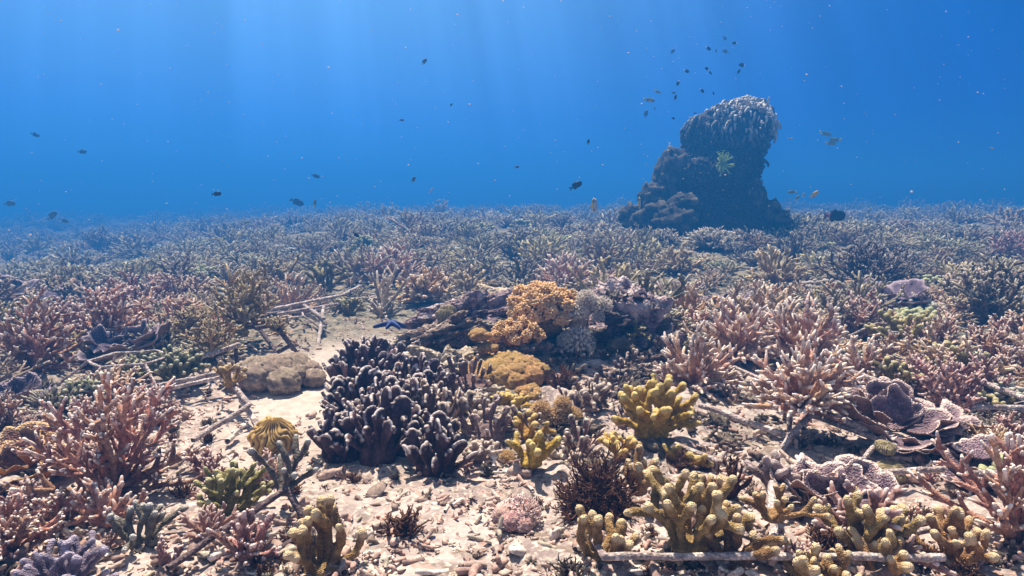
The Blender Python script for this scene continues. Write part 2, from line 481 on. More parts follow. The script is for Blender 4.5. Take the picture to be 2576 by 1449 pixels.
def finger_geo(seed, Rr, Hh, n=9, r=.013, elmin=.15, fork=(2, 3), sides=8, lev=2):
    rg = np.random.default_rng(seed); G = Geo(); tips = []
    def go(p, d, L, rr, lv):
        P, dd = curve(rg, p, d, L, 4, .22, .22)
        t = np.linspace(0, 1, 5)
        tube(G, P, rr * (1 + .10 * np.sin(t * 5) * rg.uniform(-1, 1) - .14 * t * (lv > 0) + .10 * t * (lv == 0)), sides, sm(.6, 1.05, t) * (lv == 0))
        if lv == 0:
            tips.append(P[-1] + dd * rr); return
        k = rg.integers(fork[0], fork[1] + 1); roll = rg.uniform(0, 6.28)
        for i in range(k):
            e = side_dir(rg, dd, rg.uniform(.35, .75), roll + i * 6.28 / k + rg.normal(0, .3))
            if e[2] < -.2: e[2] = .1; e /= np.linalg.norm(e)
            go(P[-1] - dd * rr * .5, e, L * rg.uniform(.62, .9), rr * .93, lv - 1 if rg.random() > .25 else 0)
    for k in range(n):
        el = elmin + (1.5 - elmin) * ((k + .5) / n) ** .85; az = k * 2.39996 + rg.normal(0, .3)
        L = math.hypot(math.cos(el) * Rr, math.sin(el) * Hh) * rg.uniform(.75, 1.1)
        go(vec(az, 0) * Rr * .34 * math.sqrt((k + .5) / n) * (1.3 - el / 1.6) + np.array([0, 0, r * .2]), vec(az, el), L * 1.08 / (1 + .76 * lev * .85), r * rg.uniform(.9, 1.12), lev)
    return G, np.array(tips)

def remesh(name, G, voxel, mat, tips=None, tipr=.02, wob=.0, smooth=2, tipw=.85):
    """fuse overlapping tubes into one continuous skin"""
    v, f4, f3, _ = G.arr()
    me = mk_mesh('tmp', v, f4, f3)
    o = bpy.data.objects.new('tmp', me); COL.objects.link(o)
    md = o.modifiers.new('r', 'REMESH'); md.mode = 'VOXEL'; md.voxel_size = voxel
    ms = o.modifiers.new('s', 'SMOOTH'); ms.iterations = smooth; ms.factor = .6
    dg = bpy.context.evaluated_depsgraph_get()
    nm = bpy.data.meshes.new_from_object(o.evaluated_get(dg))
    bpy.data.objects.remove(o); bpy.data.meshes.remove(me)
    n = len(nm.vertices)
    co = np.empty(n * 3, np.float32); nm.vertices.foreach_get('co', co); co = co.reshape(-1, 3).astype(float)
    if wob:
        no = np.empty(n * 3, np.float32); nm.vertices.foreach_get('normal', no); no = no.reshape(-1, 3)
        co = co + no * (wob * fbm(co, 45, 3))[:, None]
        nm.vertices.foreach_set('co', co.astype(np.float32).ravel())
    t = np.zeros(n)
    if tips is not None and len(tips):
        dm = np.full(n, 9.0)
        for q in tips: dm = np.minimum(dm, ((co - q) ** 2).sum(1))
        t = (1 - sm(.35 * tipr, tipr, np.sqrt(dm))) * tipw
    for a in list(nm.attributes):
        if a.name == 'tip': nm.attributes.remove(a)
    a = nm.attributes.new('tip', 'FLOAT', 'POINT'); a.data.foreach_set('value', t.astype(np.float32))
    nm.name = name
    nm.materials.clear(); nm.materials.append(mat)
    nm.polygons.foreach_set('use_smooth', np.ones(len(nm.polygons), bool))
    nm.update()
    return nm

def ball(G, c, rad, n=24, m=14, disp=None, tipf=None):
    """displaced ellipsoid; disp(unit directions) -> radius factor"""
    th = np.linspace(0, PI, m + 1)[1:-1]; ph = np.arange(n) * 2 * PI / n
    T, Ph = np.meshgrid(th, ph, indexing='ij')
    D = np.stack([np.sin(T) * np.cos(Ph), np.sin(T) * np.sin(Ph), np.cos(T)], -1).reshape(-1, 3)
    D = np.vstack([D, [0, 0, 1], [0, 0, -1]])
    k = np.ones(len(D)) if disp is None else disp(D)
    v = D * np.asarray(rad) * k[:, None] + np.asarray(c)
    rows = m - 1
    i = np.arange(rows - 1)[:, None] * n; j = np.arange(n)[None, :]; j2 = (j + 1) % n
    f4 = np.stack([i + j, i + n + j, i + n + j2, i + j2], -1).reshape(-1, 4)
    a = np.arange(n); b = (a + 1) % n
    f3 = np.vstack([np.stack([np.full(n, rows * n), a, b], -1), np.stack([np.full(n, rows * n + 1), (rows - 1) * n + b, (rows - 1) * n + a], -1)])
    t = None if tipf is None else tipf(D, k)
    G.add(v, f4, f3, t)

def plate(rg, Rr, span=2.4, cup=.35, wave=.12, thick=.004, nr=12, na=26, az=0.0):
    """a fan-shaped, wavy coral plate growing out of the origin; returns Geo, per-vertex underside flag"""
    th = np.linspace(-span / 2, span / 2, na) + az
    s = np.linspace(.06, 1, nr)
    ph = rg.uniform(0, 6.28, 4)
    lob = 1 + .13 * np.sin(3 * th + ph[0]) + .08 * np.sin(7 * th + ph[1]) + .04 * np.sin(15 * th + ph[2])
    S, Th = np.meshgrid(s, th, indexing='ij')
    Rd = S * Rr * lob[None, :]
    Z = cup * Rr * S ** 1.7 + wave * Rr * S ** 2 * np.sin(4 * Th + ph[2]) + .4 * wave * Rr * S ** 3 * np.sin(9 * Th + ph[3])
    V = np.stack([Rd * np.cos(Th), Rd * np.sin(Th), Z], -1)
    V = V + (fbm(V, 30 , 2, ph[0])[..., None]) * np.array([0, 0, .05 * Rr]) * S[..., None]
    top = V.reshape(-1, 3); bot = top - np.array([0, 0, thick]) * (1.2 - .5 * S.reshape(-1, 1))
    i = np.arange(nr - 1)[:, None] * na; j = np.arange(na - 1)[None, :]
    f = np.stack([i + j, i + na + j, i + na + j + 1, i + j + 1], -1).reshape(-1, 4)
    K = nr * na
    G = Geo()
    rim = [k for k in range(na - 1)]
    edge = np.array([[ (nr - 1) * na + k, (nr - 1) * na + k + K, (nr - 1) * na + k + 1 + K, (nr - 1) * na + k + 1] for k in rim] +
                    [[k * na + K, (k + 1) * na + K, (k + 1) * na, k * na] for k in range(nr - 1)] +
                    [[k * na + na - 1, (k + 1) * na + na - 1, (k + 1) * na + na - 1 + K, k * na + na - 1 + K] for k in range(nr - 1)])
    side = np.minimum(np.arange(na), np.arange(na)[::-1])
    tt = np.maximum(sm(.86, 1.0, S), (sm(.35, 1, S) * (side[None, :] < 1.5)))
    G.add(np.vstack([top, bot]), np.vstack([f, f[:, ::-1] + K, edge]), None, np.concatenate([tt.ravel(), tt.ravel() * .6]))
    und = np.concatenate([np.zeros(K), np.ones(K) * (1 - .5 * tt.ravel())])
    return G, und

# ------------------------------------------------------------------ coral builders (things)
def rotm(ax, an):
    ax = np.asarray(ax, float); ax /= np.linalg.norm(ax)
    K = np.array([[0, -ax[2], ax[1]], [ax[2], 0, -ax[0]], [-ax[1], ax[0], 0]])
    return np.eye(3) + math.sin(an) * K + (1 - math.cos(an)) * K @ K

def do_stag(name, mat, loc, Rr, Hh, label, seed, n=12, q=None, r=None, elmin=.05, elmax=1.45, cat='coral', group=None):
    o = root(name, label, cat, loc, group)
    for G in staghorn(seed, Rr, Hh, n, q, r, elmin, elmax):
        link('branch', G.mesh('branch', mat), o)
    G = Geo()
    rr = r or Rr * .05
    ball(G, (0, 0, 0), (rr * 2.6, rr * 2.6, rr * 2.0), 12, 8, lambda D: 1 + .25 * vn(D, 3, seed))
    link('holdfast', G.mesh('holdfast', mat), o)
    return o

def do_finger(name, mat, loc, Rr, Hh, label, seed, n=9, r=.013, elmin=.15, fork=(2, 3), lev=1, group=None, vox=None, flat=None):
    n = max(6, int(n * .95)); Rr *= 1.30; Hh *= 1.1; r *= .84
    G, tips = finger_geo(seed, Rr, Hh, n, r, elmin, fork, 8, lev)
    ball(G, (0, 0, r * .2), (max(r * 2.2, Rr * .36), max(r * 2.2, Rr * .3), r * 1.7), 16, 10)
    me = remesh('finger_coral', G, vox or max(.0032, r * .3), mat, tips, r * 2.3, r * .34, 1, .66)
    o = link(name, me, None, loc)
    return tag(o, label, 'coral', group)

def do_bushy(name, mat, loc, Rr, Hh, label, seed, n=70, r=None, group=None, nb=3):
    o = link(name, bushy(seed, Rr, Hh, n, r, nb=nb).mesh('bushy_coral', mat), None, loc)
    return tag(o, label, 'coral', group)

def do_plates(name, mat, loc, Rr, label, seed, n=9, tilt=(.1, 1.1), spread=.55, rz=None, group=None, small=.45):
    rg = np.random.default_rng(seed)
    o = root(name, label, 'coral', loc, group)
    for k in range(n):
        a = k * 2.39996 + rg.normal(0, .3)
        rr = Rr * rg.uniform(small, .8)
        G, und = plate(rg, rr, rg.uniform(1.7, 3.0), rg.uniform(.1, .4), rg.uniform(.08, .18), .0045)
        v, f4, f3, t = G.arr()
        v = v @ rotm((0, 1, 0), -(rg.uniform(*tilt) * (.55 + .55 * math.sin(a)) - .05)).T
        v = v @ rotm((0, 0, 1), a).T
        off = np.array([math.cos(a), math.sin(a), 0]) * Rr * spread * rg.uniform(.15, 1) + np.array([0, 0, rg.uniform(.0, .45) * Rr])
        me = mk_mesh('plate', v + off, f4, f3, t, mat)
        at_ = me.attributes.new('under', 'FLOAT', 'POINT'); at_.data.foreach_set('value', und.astype(np.float32))
        link('plate', me, o)
    return o

def lumps(seed, Rr, Hh, n=14, lr=.4, rough=.08, f=9):
    """cluster of soft rounded lobes, flat side down, as separate lobes"""
    rg = np.random.default_rng(seed); gs = []
    for k in range(n):
        a = k * 2.39996; s = math.sqrt((k + .3) / n) * (1 - lr * .6)
        c = np.array([math.cos(a) * Rr * s, math.sin(a) * Rr * s, Hh * (1 - s ** 2) * .55])
        rr = Rr * lr * rg.uniform(.75, 1.2)
        G = Geo(); o_ = rg.uniform(0, 50)
        ball(G, c, (rr, rr, rr * .8), 30, 18, lambda D: 1 + rough * 2.2 * np.abs(vn(D, f * .5, o_)) + rough * vn(D, f, o_ + 9),
             lambda D, k_: sm(1.0, 1.0 + rough * 2.4, k_) * .7)
        gs.append(G)
    return gs

def do_lumps(name, mat, loc, Rr, Hh, label, seed, n=14, lr=.4, rough=.08, f=9, cat='soft coral', part='lobe', group=None):
    o = root(name, label, cat, loc, group)
    for G in lumps(seed, Rr, Hh, n, lr, rough, f):
        link(part, G.mesh(part, mat), o)
    return o

def do_xenia(name, mat, loc, Rr, label, seed, n=150, cat='soft coral', group=None, aim=(0, -.5, .8)):
    """pompom of fine pulsing polyps on a short stalk"""
    rg = np.random.default_rng(seed)
    o = root(name, label, cat, loc, group)
    G = Geo(); ball(G, (0, 0, 0), (Rr * .75, Rr * .7, Rr * .65), 16, 10, lambda D: 1 + .1 * vn(D, 4, seed))
    link('stalk', G.mesh('stalk', mat), o)
    G = Geo()
    for k in range(n):
        u = (k + .5) / n; el = math.asin(1 - 1.5 * u); d = vec(k * 2.39996, el)
        p = d * Rr * np.array([.72, .68, .62])
        P, dd = curve(rg, p, d, Rr * .32 * rg.uniform(.7, 1.2), 2, 0, .25)
        tube(G, P, Rr * .035, 4, [.2, .6, 1])
        for j in range(5):
            e2 = side_dir(rg, dd, 1.0, j * 1.257 + rg.uniform(0, .5))
            tube(G, [P[-1], P[-1] + e2 * Rr * .13], [Rr * .028, Rr * .016], 3, [.8, 1], cap=False)
    link('polyp_crown', G.mesh('polyp_crown', mat), o)
    return o

def do_treesoft(name, mat, loc, Rr, Hh, label, seed, n=26, group=None):
    rg = np.random.default_rng(seed)
    o = root(name, label, 'soft coral', loc, group)
    G = Geo(); ball(G, (0, 0, Hh * .35), (Rr * .55, Rr * .45, Hh * .45), 18, 12, lambda D: 1 + .15 * vn(D, 3, seed))
    link('stem', G.mesh('stem', mat), o)
    for k in range(n):
        u = (k + .5) / n; el = math.asin(1 - 1.25 * u); d = vec(k * 2.39996, el)
        c = d * np.array([Rr, Rr * .8, Hh * .62]) * rg.uniform(.62, .9) + np.array([0, 0, Hh * .4])
        G = Geo()
        for j in range(26):
            e2 = vec(j * 2.39996, math.asin(1 - 1.85 * (j + .5) / 26)) + d * .5 + rg.normal(0, .15, 3); e2 /= np.linalg.norm(e2)
            l = Rr * .21 * rg.uniform(.7, 1.2)
            P, dd = curve(rg, c, e2, l, 2, 0, .2)
            tube(G, P, [Rr * .03, Rr * .036, Rr * .042], 5, [0, .4, .9])
            for i in range(3):
                e3 = side_dir(rg, dd, .8, i * 2.1 + j)
                tube(G, [P[1], P[1] + e3 * l * .45], [Rr * .03, Rr * .035], 4, [.2, .9])
        link('polyp_cluster', G.mesh('polyp_cluster', mat), o)
    return o

def do_bush_algae(name, mat, loc, Rr, Hh, label, seed, n=120, r=None, group=None, cat='seaweed', nb=3):
    rg = np.random.default_rng(seed); G = Geo(); r = r or Rr * .024
    q = dict(sides=5, rings=5, bump=.15, nb=(nb + 1, nb), ratio=.45, lev=2, up=.3, wob=.5, ang=.7, tipw=.6)
    for k in range(n):
        u = (k + .5) / n; el = math.asin(1 - u); d = vec(k * 2.39996, el) + rg.normal(0, .15, 3); d /= np.linalg.norm(d)
        L = 1 / math.sqrt((math.cos(el) / Rr) ** 2 + (math.sin(el) / Hh) ** 2) * rg.uniform(.6, 1.08)
        stag_branch(G, rg, d * L * .1, d, L * .85, r, 2, q, .3)
    return tag(link(name, G.mesh('seaweed', mat), None, loc), label, cat, group)

def do_rock(name, mat, loc, rad, label, seed, rough=.35, rz=0., cat='rock', f=2.6, tilt=0., group=None, crest=.9):
    G = Geo()
    def disp(D): return 1 + rough * fbm(D, f, 4, seed * 3.7) - .5 * rough * np.abs(vn(D, f * 2.3, seed))
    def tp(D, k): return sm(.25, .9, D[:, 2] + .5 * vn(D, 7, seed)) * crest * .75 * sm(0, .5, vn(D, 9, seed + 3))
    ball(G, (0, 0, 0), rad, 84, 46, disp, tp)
    v, f4, f3, t = G.arr()
    if tilt: v = v @ rotm((0, 1, 0), tilt).T
    return tag(link(name, mk_mesh('rock', v, f4, f3, t, mat), None, loc, rz), label, cat, group)

def blade_cluster(seed, Rr, Hh, n=40, mat=None, shift=.0, wmul=1.0, lobes=True):
    """dark upright rounded blades, pale along their upper rims"""
    rg = np.random.default_rng(seed); G = Geo(); tips = []
    ball(G, (0, 0, Hh * .05), (Rr * .82, Rr * .68, Hh * .60), 22, 14, lambda D: 1 + .25 * vn(D, 2.5, seed))
    for k in range(n):
        u = (k + .5) / n; el = math.asin(1 - u * .92); az = k * 2.39996 + rg.normal(0, .2)
        d = vec(az, el)
        base = d * np.array([Rr * .70, Rr * .58, Hh * .50]) + np.array([0, 0, Hh * .08])
        up = d * .7 + np.array([0, 0, .75]) + rg.normal(0, .12, 3); up /= np.linalg.norm(up)
        L = rg.uniform(.055, .115) * (.6 + .4 * wmul)
        w_ = rg.uniform(.0065, .023) * wmul
        P, dd = curve(rg, base, up, L, 5, .1, .12)
        t = np.linspace(0, 1, 6)
        a = rg.uniform(0, PI); fd = np.array([math.cos(a), math.sin(a), 0])
        rad = w_ * (.55 + .65 * t)
        tube(G, P, rad, 10, 0, flat=.0062 * wmul / w_ if w_ > .012 else .7, fd=fd)
        m = 3 if w_ > .015 else 1
        for ph_ in np.linspace(0, PI, 8 if m > 1 else 3):
            tips.append(P[-1] + w_ * 1.12 * (math.cos(ph_) * fd + math.sin(ph_) * .95 * dd))
        for j in range(m):
            s = (j / (m - 1) - .5) * 1.5 if m > 1 else 0
            if lobes and m > 1 and rg.random() < .7:
                q0 = P[-2] + fd * w_ * s
                P2, d2 = curve(rg, q0, dd + fd * s * .7, L * .35 * rg.uniform(.5, 1.2), 3, 0, .05)
                tube(G, P2, w_ * .38, 8, 0, flat=.6, fd=fd); tips.append(P2[-1] + (d2 * w_ * .4))
    return G, np.array(tips)

def do_blades(name, mat, loc, Rr, Hh, label, seed, n=40, wmul=1.0, group=None, tipr=.02):
    G, tips = blade_cluster(seed, Rr * .95, Hh * 1.05, int(n * .72), wmul=wmul * 1.05)
    me = remesh('blade_coral', G, .0034, mat, tips, .0095, .0022, 1, .8)
    return tag(link(name, me, None, loc), label, 'coral', group)

# =================================================================== SETTING: seabed
def seabed():
    def axis(n, lo, hi, c, s):
        a = np.arcsinh((lo - c) / s); b = np.arcsinh((hi - c) / s)
        return np.sinh(np.linspace(a, b, n)) * s + c
    X = axis(560, -55, 55, 0, 1.6); Y = axis(560, -4, 68, 2.2, 1.3)
    xx, yy = np.meshgrid(X, Y, indexing='ij')
    z = H(xx, yy)
    P = np.stack([xx, yy, xx * 0], -1)
    near = 1 - sm(5, 9, yy)
    # clean sand patch left of the mound, coarse rubble elsewhere
    sand = np.exp(-((xx + .86) / .42) ** 2 - ((yy - 3.3) / 1.0) ** 2) * 1.3
    sand = np.clip(sand + .32 * np.exp(-((xx + .35) / .5) ** 2 - ((yy - 1.95) / .45) ** 2), 0, 1)
    ru = near * (1 - .75 * sand)
    z = z + ru * (.013 * fbm(P, 9, 4, 3) + .010 * np.abs(vn(P, 26, 8)) + .006 * vn(P, 60, 2))
    md = np.exp(-((xx - .2) / .85) ** 4 - ((yy - 3.05) / 1.0) ** 4)
    z = z + md * (.035 * fbm(P, 5.5, 3, 13) + .02 * np.abs(vn(P, 14, 18)))
    z = z + .0022 * near * vn(P, 70, 4)
    z = z + (1 - near) * .03 * fbm(P, 2.5, 3, 7)
    n, m = len(X), len(Y)
    i = np.arange(n - 1)[:, None] * m; j = np.arange(m - 1)[None, :]
    f = np.stack([i + j, i + m + j, i + m + j + 1, i + j + 1], -1).reshape(-1, 4)
    field = sm(3.6, 4.8, yy + .9 * np.abs(xx + .2) * .6)          # overgrown floor under the coral thicket
    side = sm(.55, 1.0, np.abs(xx - .05) / np.maximum(yy, .5)) * .45 * sm(2, 3, yy)
    over = np.clip(np.maximum(np.maximum(field * (1 - sand * .6), side), md * .75 * sm(-.3, .35, fbm(P, 3, 3, 40))), 0, 1)
    me = mk_mesh('seabed', np.stack([xx, yy, z], -1).reshape(-1, 3), f, np.zeros((0, 3), int), sand.ravel())
    a = me.attributes.new('over', 'FLOAT', 'POINT'); a.data.foreach_set('value', over.ravel().astype(np.float32))
    m_ = bpy.data.materials.new('sand_and_rubble'); m_.use_nodes = True
    N = m_.node_tree.nodes; Lk = m_.node_tree.links; b = N['Principled BSDF']; b.inputs['Roughness'].default_value = .95
    b.inputs['Specular IOR Level'].default_value = .15
    co = N.new('ShaderNodeTexCoord')
    def noise(s, d=6, dist=0.):
        q = N.new('ShaderNodeTexNoise'); q.inputs['Scale'].default_value = s; q.inputs['Detail'].default_value = d
        q.inputs['Distortion'].default_value = dist
        Lk.new(co.outputs['Object'], q.inputs['Vector']); return q.outputs['Fac']
    def mixc(fac, A, B, typ='MIX'):
        q = N.new('ShaderNodeMix'); q.data_type = 'RGBA'; q.blend_type = typ
        for s, v_ in (('Factor', fac), ('A', A), ('B', B)):
            if isinstance(v_, (tuple, float, int)): q.inputs[s].default_value = (*v_, 1) if isinstance(v_, tuple) else v_
            else: Lk.new(v_, q.inputs[s])
        return q.outputs['Result']
    def rng(src, a0, a1, b0=0., b1=1.):
        q = N.new('ShaderNodeMapRange'); q.inputs['From Min'].default_value = a0; q.inputs['From Max'].default_value = a1
        q.inputs['To Min'].default_value = b0; q.inputs['To Max'].default_value = b1
        Lk.new(src, q.inputs['Value']); return q.outputs[0]
    c = mixc(rng(noise(5), .4, .62), (.46, .395, .375), (.27, .22, .21))
    c = mixc(rng(noise(17, 6, .8), .52, .66), c, (.20, .155, .13))
    c = mixc(rng(noise(34, 4), .60, .70), c, (.42, .27, .23))
    c = mixc(rng(noise(60, 4, .4), .52, .70), c, (.62, .53, .47))
    A1 = N.new('ShaderNodeAttribute'); A1.attribute_name = 'tip'
    sandc = mixc(rng(noise(30, 5), .35, .65), (.54, .475, .43), (.42, .365, .33))
    sandc = mixc(rng(noise(9, 5), .55, .72), sandc, (.33, .29, .25))
    c = mixc(rng(A1.outputs['Fac'], .3, .75), c, sandc)
    A2 = N.new('ShaderNodeAttribute'); A2.attribute_name = 'over'
    ov = mixc(rng(noise(7), .42, .6), (.085, .085, .062), (.23, .20, .15))
    ov = mixc(rng(noise(40), .5, .7), ov, (.34, .30, .24))
    c = mixc(A2.outputs['Fac'], c, ov)
    Lk.new(c, b.inputs['Base Color'])
    v1 = N.new('ShaderNodeTexVoronoi'); v1.inputs['Scale'].default_value = 55; Lk.new(co.outputs['Object'], v1.inputs['Vector'])
    ad = N.new('ShaderNodeMath'); ad.operation = 'ADD'; Lk.new(v1.outputs['Distance'], ad.inputs[0]); Lk.new(noise(120, 6), ad.inputs[1])
    bp = N.new('ShaderNodeBump'); bp.inputs['Strength'].default_value = .6; bp.inputs['Distance'].default_value = .008
    Lk.new(ad.outputs[0], bp.inputs['Height']); Lk.new(bp.outputs[0], b.inputs['Normal'])
    me.materials.append(m_)
    o = link('seabed', me); o['kind'] = 'structure'
    o['label'] = 'pale sandy seabed with broken coral rubble'
seabed()

# rubble: broken branch bits, chips and pebbles
def rubble():
    rg = np.random.default_rng(5)
    protos = []
    for k in range(26):
        G = Geo()
        if k % 6 != 5:
            P, _ = curve(rg, (-.5, 0, 0), (1, 0, 0), 1, 4, 0, .35)
            r_ = rg.uniform(.10, .19); tube(G, P, r_ * (1 + .2 * rg.normal(0, 1, 5)), 6, 0, .12)
            if rg.random() < .5:
                P2, _ = curve(rg, P[2], side_dir(rg, np.array([1., 0, 0]), .9, rg.uniform(0, 6)), .45, 2, 0, .2); tube(G, P2, r_ * .8, 5)
        else:
            sd_ = rg.uniform(0, 90); rr = (.5, rg.uniform(.25, .45), rg.uniform(.10, .24))
            ball(G, (0, 0, 0), rr, 9, 6, lambda D: 1 + .6 * vn(D, 2.4, sd_))
        protos.append(G.arr())
    pal = np.array([(.58, .47, .41), (.50, .39, .34), (.40, .30, .26), (.30, .23, .20), (.48, .32, .28), (.74, .66, .60), (.24, .17, .15), (.60, .42, .36), (.45, .40, .33), (.36, .23, .19)])
    G = Geo(); cols = []
    def put(x, y, s, flatness=.5):
        v, f4, f3, t = protos[rg.integers(len(protos))]
        Mx = rotm((0, 0, 1), rg.uniform(0, 6.28)) @ rotm((1, 0, 0), rg.normal(0, .5)) @ rotm((0, 1, 0), rg.normal(0, .28))
        z = float(H(x, y)) + s * .10 + .006
        G.add(v * s @ Mx.T + np.array([x, y, z]), f4, f3, None)
        c = pal[rg.integers(len(pal))] * rg.uniform(.75, 1.2)
        cols.append(np.tile(np.clip(c, 0, .85), (len(v), 1)))
    for k in range(17000):
        y = 1.15 + 3.9 * rg.random() ** 1.5; x = rg.uniform(-.86, .86) * y
        sandy = math.exp(-((x + .86) / .36) ** 2 - ((y - 3.3) / .95) ** 2)
        if rg.random() < sandy * 1.5: continue
        s = rg.lognormal(math.log(.0145), .66)
        put(x, y, min(s, .075))
    v, f4, f3, t = G.arr()
    o = link('coral_rubble', mk_mesh('coral_rubble', v, f4, f3, None, M['col'], True, np.concatenate(cols)))
    o['kind'] = 'stuff'; o['label'] = 'broken bits of dead coral strewn over the sand'
rubble()

# =================================================================== THE PINNACLE
def pinnacle():
    Y0 = 10.6
    rows = [(600, 1560, 2005), (575, 1575, 1990), (550, 1580, 1965), (525, 1610, 1950), (500, 1645, 1928), (475, 1662, 1915), (450, 1640, 1915), (430, 1640, 1915),
            (410, 1652, 1915), (395, 1682, 1912), (383, 1703, 1916), (370, 1702, 1930), (350, 1703, 1944), (330, 1707, 1950), (310, 1718, 1951),
            (295, 1738, 1946), (280, 1765, 1935), (265, 1803, 1915), (256, 1832, 1896), (249, 1862, 1878)]
    px = F_PX
    base = at(1785, 600, Y0)
    rows = [(a, b + 10 + (6 if a > 500 else 0), c - 16 - (10 if a > 500 else 0)) for a, b, c in rows]
    ys = np.array([q[0] for q in rows], float)[::-1]; xl = np.array([q[1] for q in rows], float)[::-1]; xr = np.array([q[2] for q in rows], float)[::-1]
    n, m = 150, 120
    yy = np.linspace(249, 600, m)
    # finer at the crown
    yy = 249 + (yy - 249) * ((yy - 249) / 351) ** .35
    L = np.interp(yy, ys, xl); Rr = np.interp(yy, ys, xr)
    z = CAM_Z + (HOR - yy) / px * Y0 - base[2]
    cx = ((L + Rr) / 2 - 1785) / px * Y0; rx = (Rr - L) / 2 / px * Y0 * .95
    th = np.arange(n) * 2 * PI / n
    # soft profile of the shoulder on the left is at the front-left; depth is a little less than the width
    V = np.stack([cx[:, None] + rx[:, None] * np.cos(th), rx[:, None] * .85 * np.sin(th), z[:, None] * np.ones(n)], -1)
    Dn = np.stack([np.cos(th)[None, :] * np.ones((m, 1)), np.sin(th)[None, :] * np.ones((m, 1)), np.zeros((m, n))], -1)
    k = .09 * fbm(V, 2.2, 4, 3) + .035 * np.abs(vn(V, 9, 1)) + .02 * vn(V, 20, 6)
    k = k * sm(0, .12, (z[0] - z))[:, None]
    V = V + Dn * k[..., None]
    V[..., 2] += .03 * fbm(V, 4, 3, 9)
    v = V.reshape(-1, 3); v = np.vstack([v, [cx[0], 0, z[0] + .01]])
    i = np.arange(m - 1)[:, None] * n; j = np.arange(n)[None, :]; j2 = (j + 1) % n
    f4 = np.stack([i + j, i + n + j, i + n + j2, i + j2], -1).reshape(-1, 4)
    f3 = np.stack([np.full(n, m * n), np.arange(n), (np.arange(n) + 1) % n], -1)
    o = root('coral_pinnacle', 'tall dark hooked coral pinnacle standing above the reef flat with pale ribbed crown', 'coral pinnacle', base)
    link('rock_core', mk_mesh('rock_core', v, f4, f3, np.zeros(len(v)), M['bommie']), o)
    rg = np.random.default_rng(11)
    # pale ribs that run down over the crown, darker knobs lower down
    GA, GB = Geo(), Geo()
    for q in range(950):
        a = rg.random() ** 1.0
        i_ = int(a * 74) + 1; j_ = rg.integers(n)
        p = V[i_, j_]; nr = Dn[i_, j_] * (rx[i_] / max(rx)) * .9 + np.array([0, 0, 1.0]) * (1 - sm(250, 360, yy[i_]))
        nr = nr / (np.linalg.norm(nr) + 1e-9)
        s = rg.uniform(.045, .10)
        down = np.array([0, 0, -1.0]) + nr * .15 + rg.normal(0, .25, 3)
        P = [p + nr * s * .35]
        d = down / np.linalg.norm(down)
        L_ = s * rg.uniform(.8, 2.2)
        P = np.array([p + nr * s * .1, p + nr * s * .32 + d * L_ * .3, p + nr * s * .34 + d * L_ * .7, p + nr * s * .05 + d * L_])
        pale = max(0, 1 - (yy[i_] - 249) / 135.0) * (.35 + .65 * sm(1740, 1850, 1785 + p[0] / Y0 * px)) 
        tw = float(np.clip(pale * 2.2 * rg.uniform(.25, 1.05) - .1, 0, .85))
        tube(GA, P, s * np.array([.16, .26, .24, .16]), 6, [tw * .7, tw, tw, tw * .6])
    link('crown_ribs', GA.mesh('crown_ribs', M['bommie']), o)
    for q in range(1500):
        i_ = rg.integers(40, m - 2); j_ = rg.integers(n); p = V[i_, j_]
        s = rg.uniform(.02, .06)
        d = Dn[i_, j_] + rg.normal(0, .5, 3) + np.array([0, 0, .3]); d /= np.linalg.norm(d)
        tube(GB, [p - d * s * .5, p + d * s * .5, p + d * s], [s * .4, s * .36, s * .3], 5, [0, 0, .12 * rg.random()])
    link('side_knobs', GB.mesh('side_knobs', M['bommie']), o)
    # tan leathery lobes round the foot and on the left shoulder
    for (qx, qy, w_, h_, dY) in [(1695, 440, 46, 62, -.25), (1678, 468, 32, 40, -.3), (1660, 545, 44, 34, -.75), (1625, 560, 36, 34, -.6), (1700, 555, 50, 34, -1.0), (1720, 520, 40, 30, -.85),
                                 (1640, 500, 34, 36, -.45), (1925, 530, 36, 30, -.5), (1950, 560, 40, 30, -.5), (1900, 500, 26, 40, -.5), (1585, 545, 26, 28, -.1)]:
        c = at(qx, qy, Y0 + dY) - base; G = Geo(); s_ = (Y0 + dY) / px; sd_ = qx * .13
        ball(G, c, (w_ * s_, w_ * s_ * .8, h_ * s_), 46, 28, lambda D: 1 + .24 * fbm(D, 3, 4, sd_) + .16 * np.abs(vn(D, 9, sd_)),
             lambda D, k_: sm(1.0, 1.25, k_))
        link('soft_lobe', G.mesh('soft_lobe', M['bommie_soft']), o)
    # feather star on its dark flank
    c = at(1816, 412, Y0 - .90)
    G = Geo()
    for q in range(24):
        a = q * 2 * PI / 24 + rg.normal(0, .1); L_ = rg.uniform(.11, .19)
        d = np.array([math.cos(a) * .62, -.5, math.sin(a)]); d /= np.linalg.norm(d)
        P, _ = curve(rg, (0, 0, 0), d, L_, 5, .2, .25)
        tube(G, P, [.006, .008, .009, .009, .008, .004], 5, np.linspace(0, 1, 6) * rg.uniform(.2, 1))
        for i_ in range(1, 6):
            for s in (-1, 1):
                e2 = np.cross(d, (0, 1, 0)) * s + d * .5
                tube(G, [P[i_], P[i_] + e2 * .022], [.004, .002], 3, [.5, 1], cap=False)
    tag(link('feather_star', G.mesh('feather_star', M['crinoid']), None, c), 'bright green feather star clinging to the dark flank of the pinnacle', 'feather star')
pinnacle()

# =================================================================== CENTRAL MOUND
def on(px, py, lift=0.0): return gp(px, py, lift)
def sz(px_len, loc): return px_len / F_PX * loc[1] * 1.02

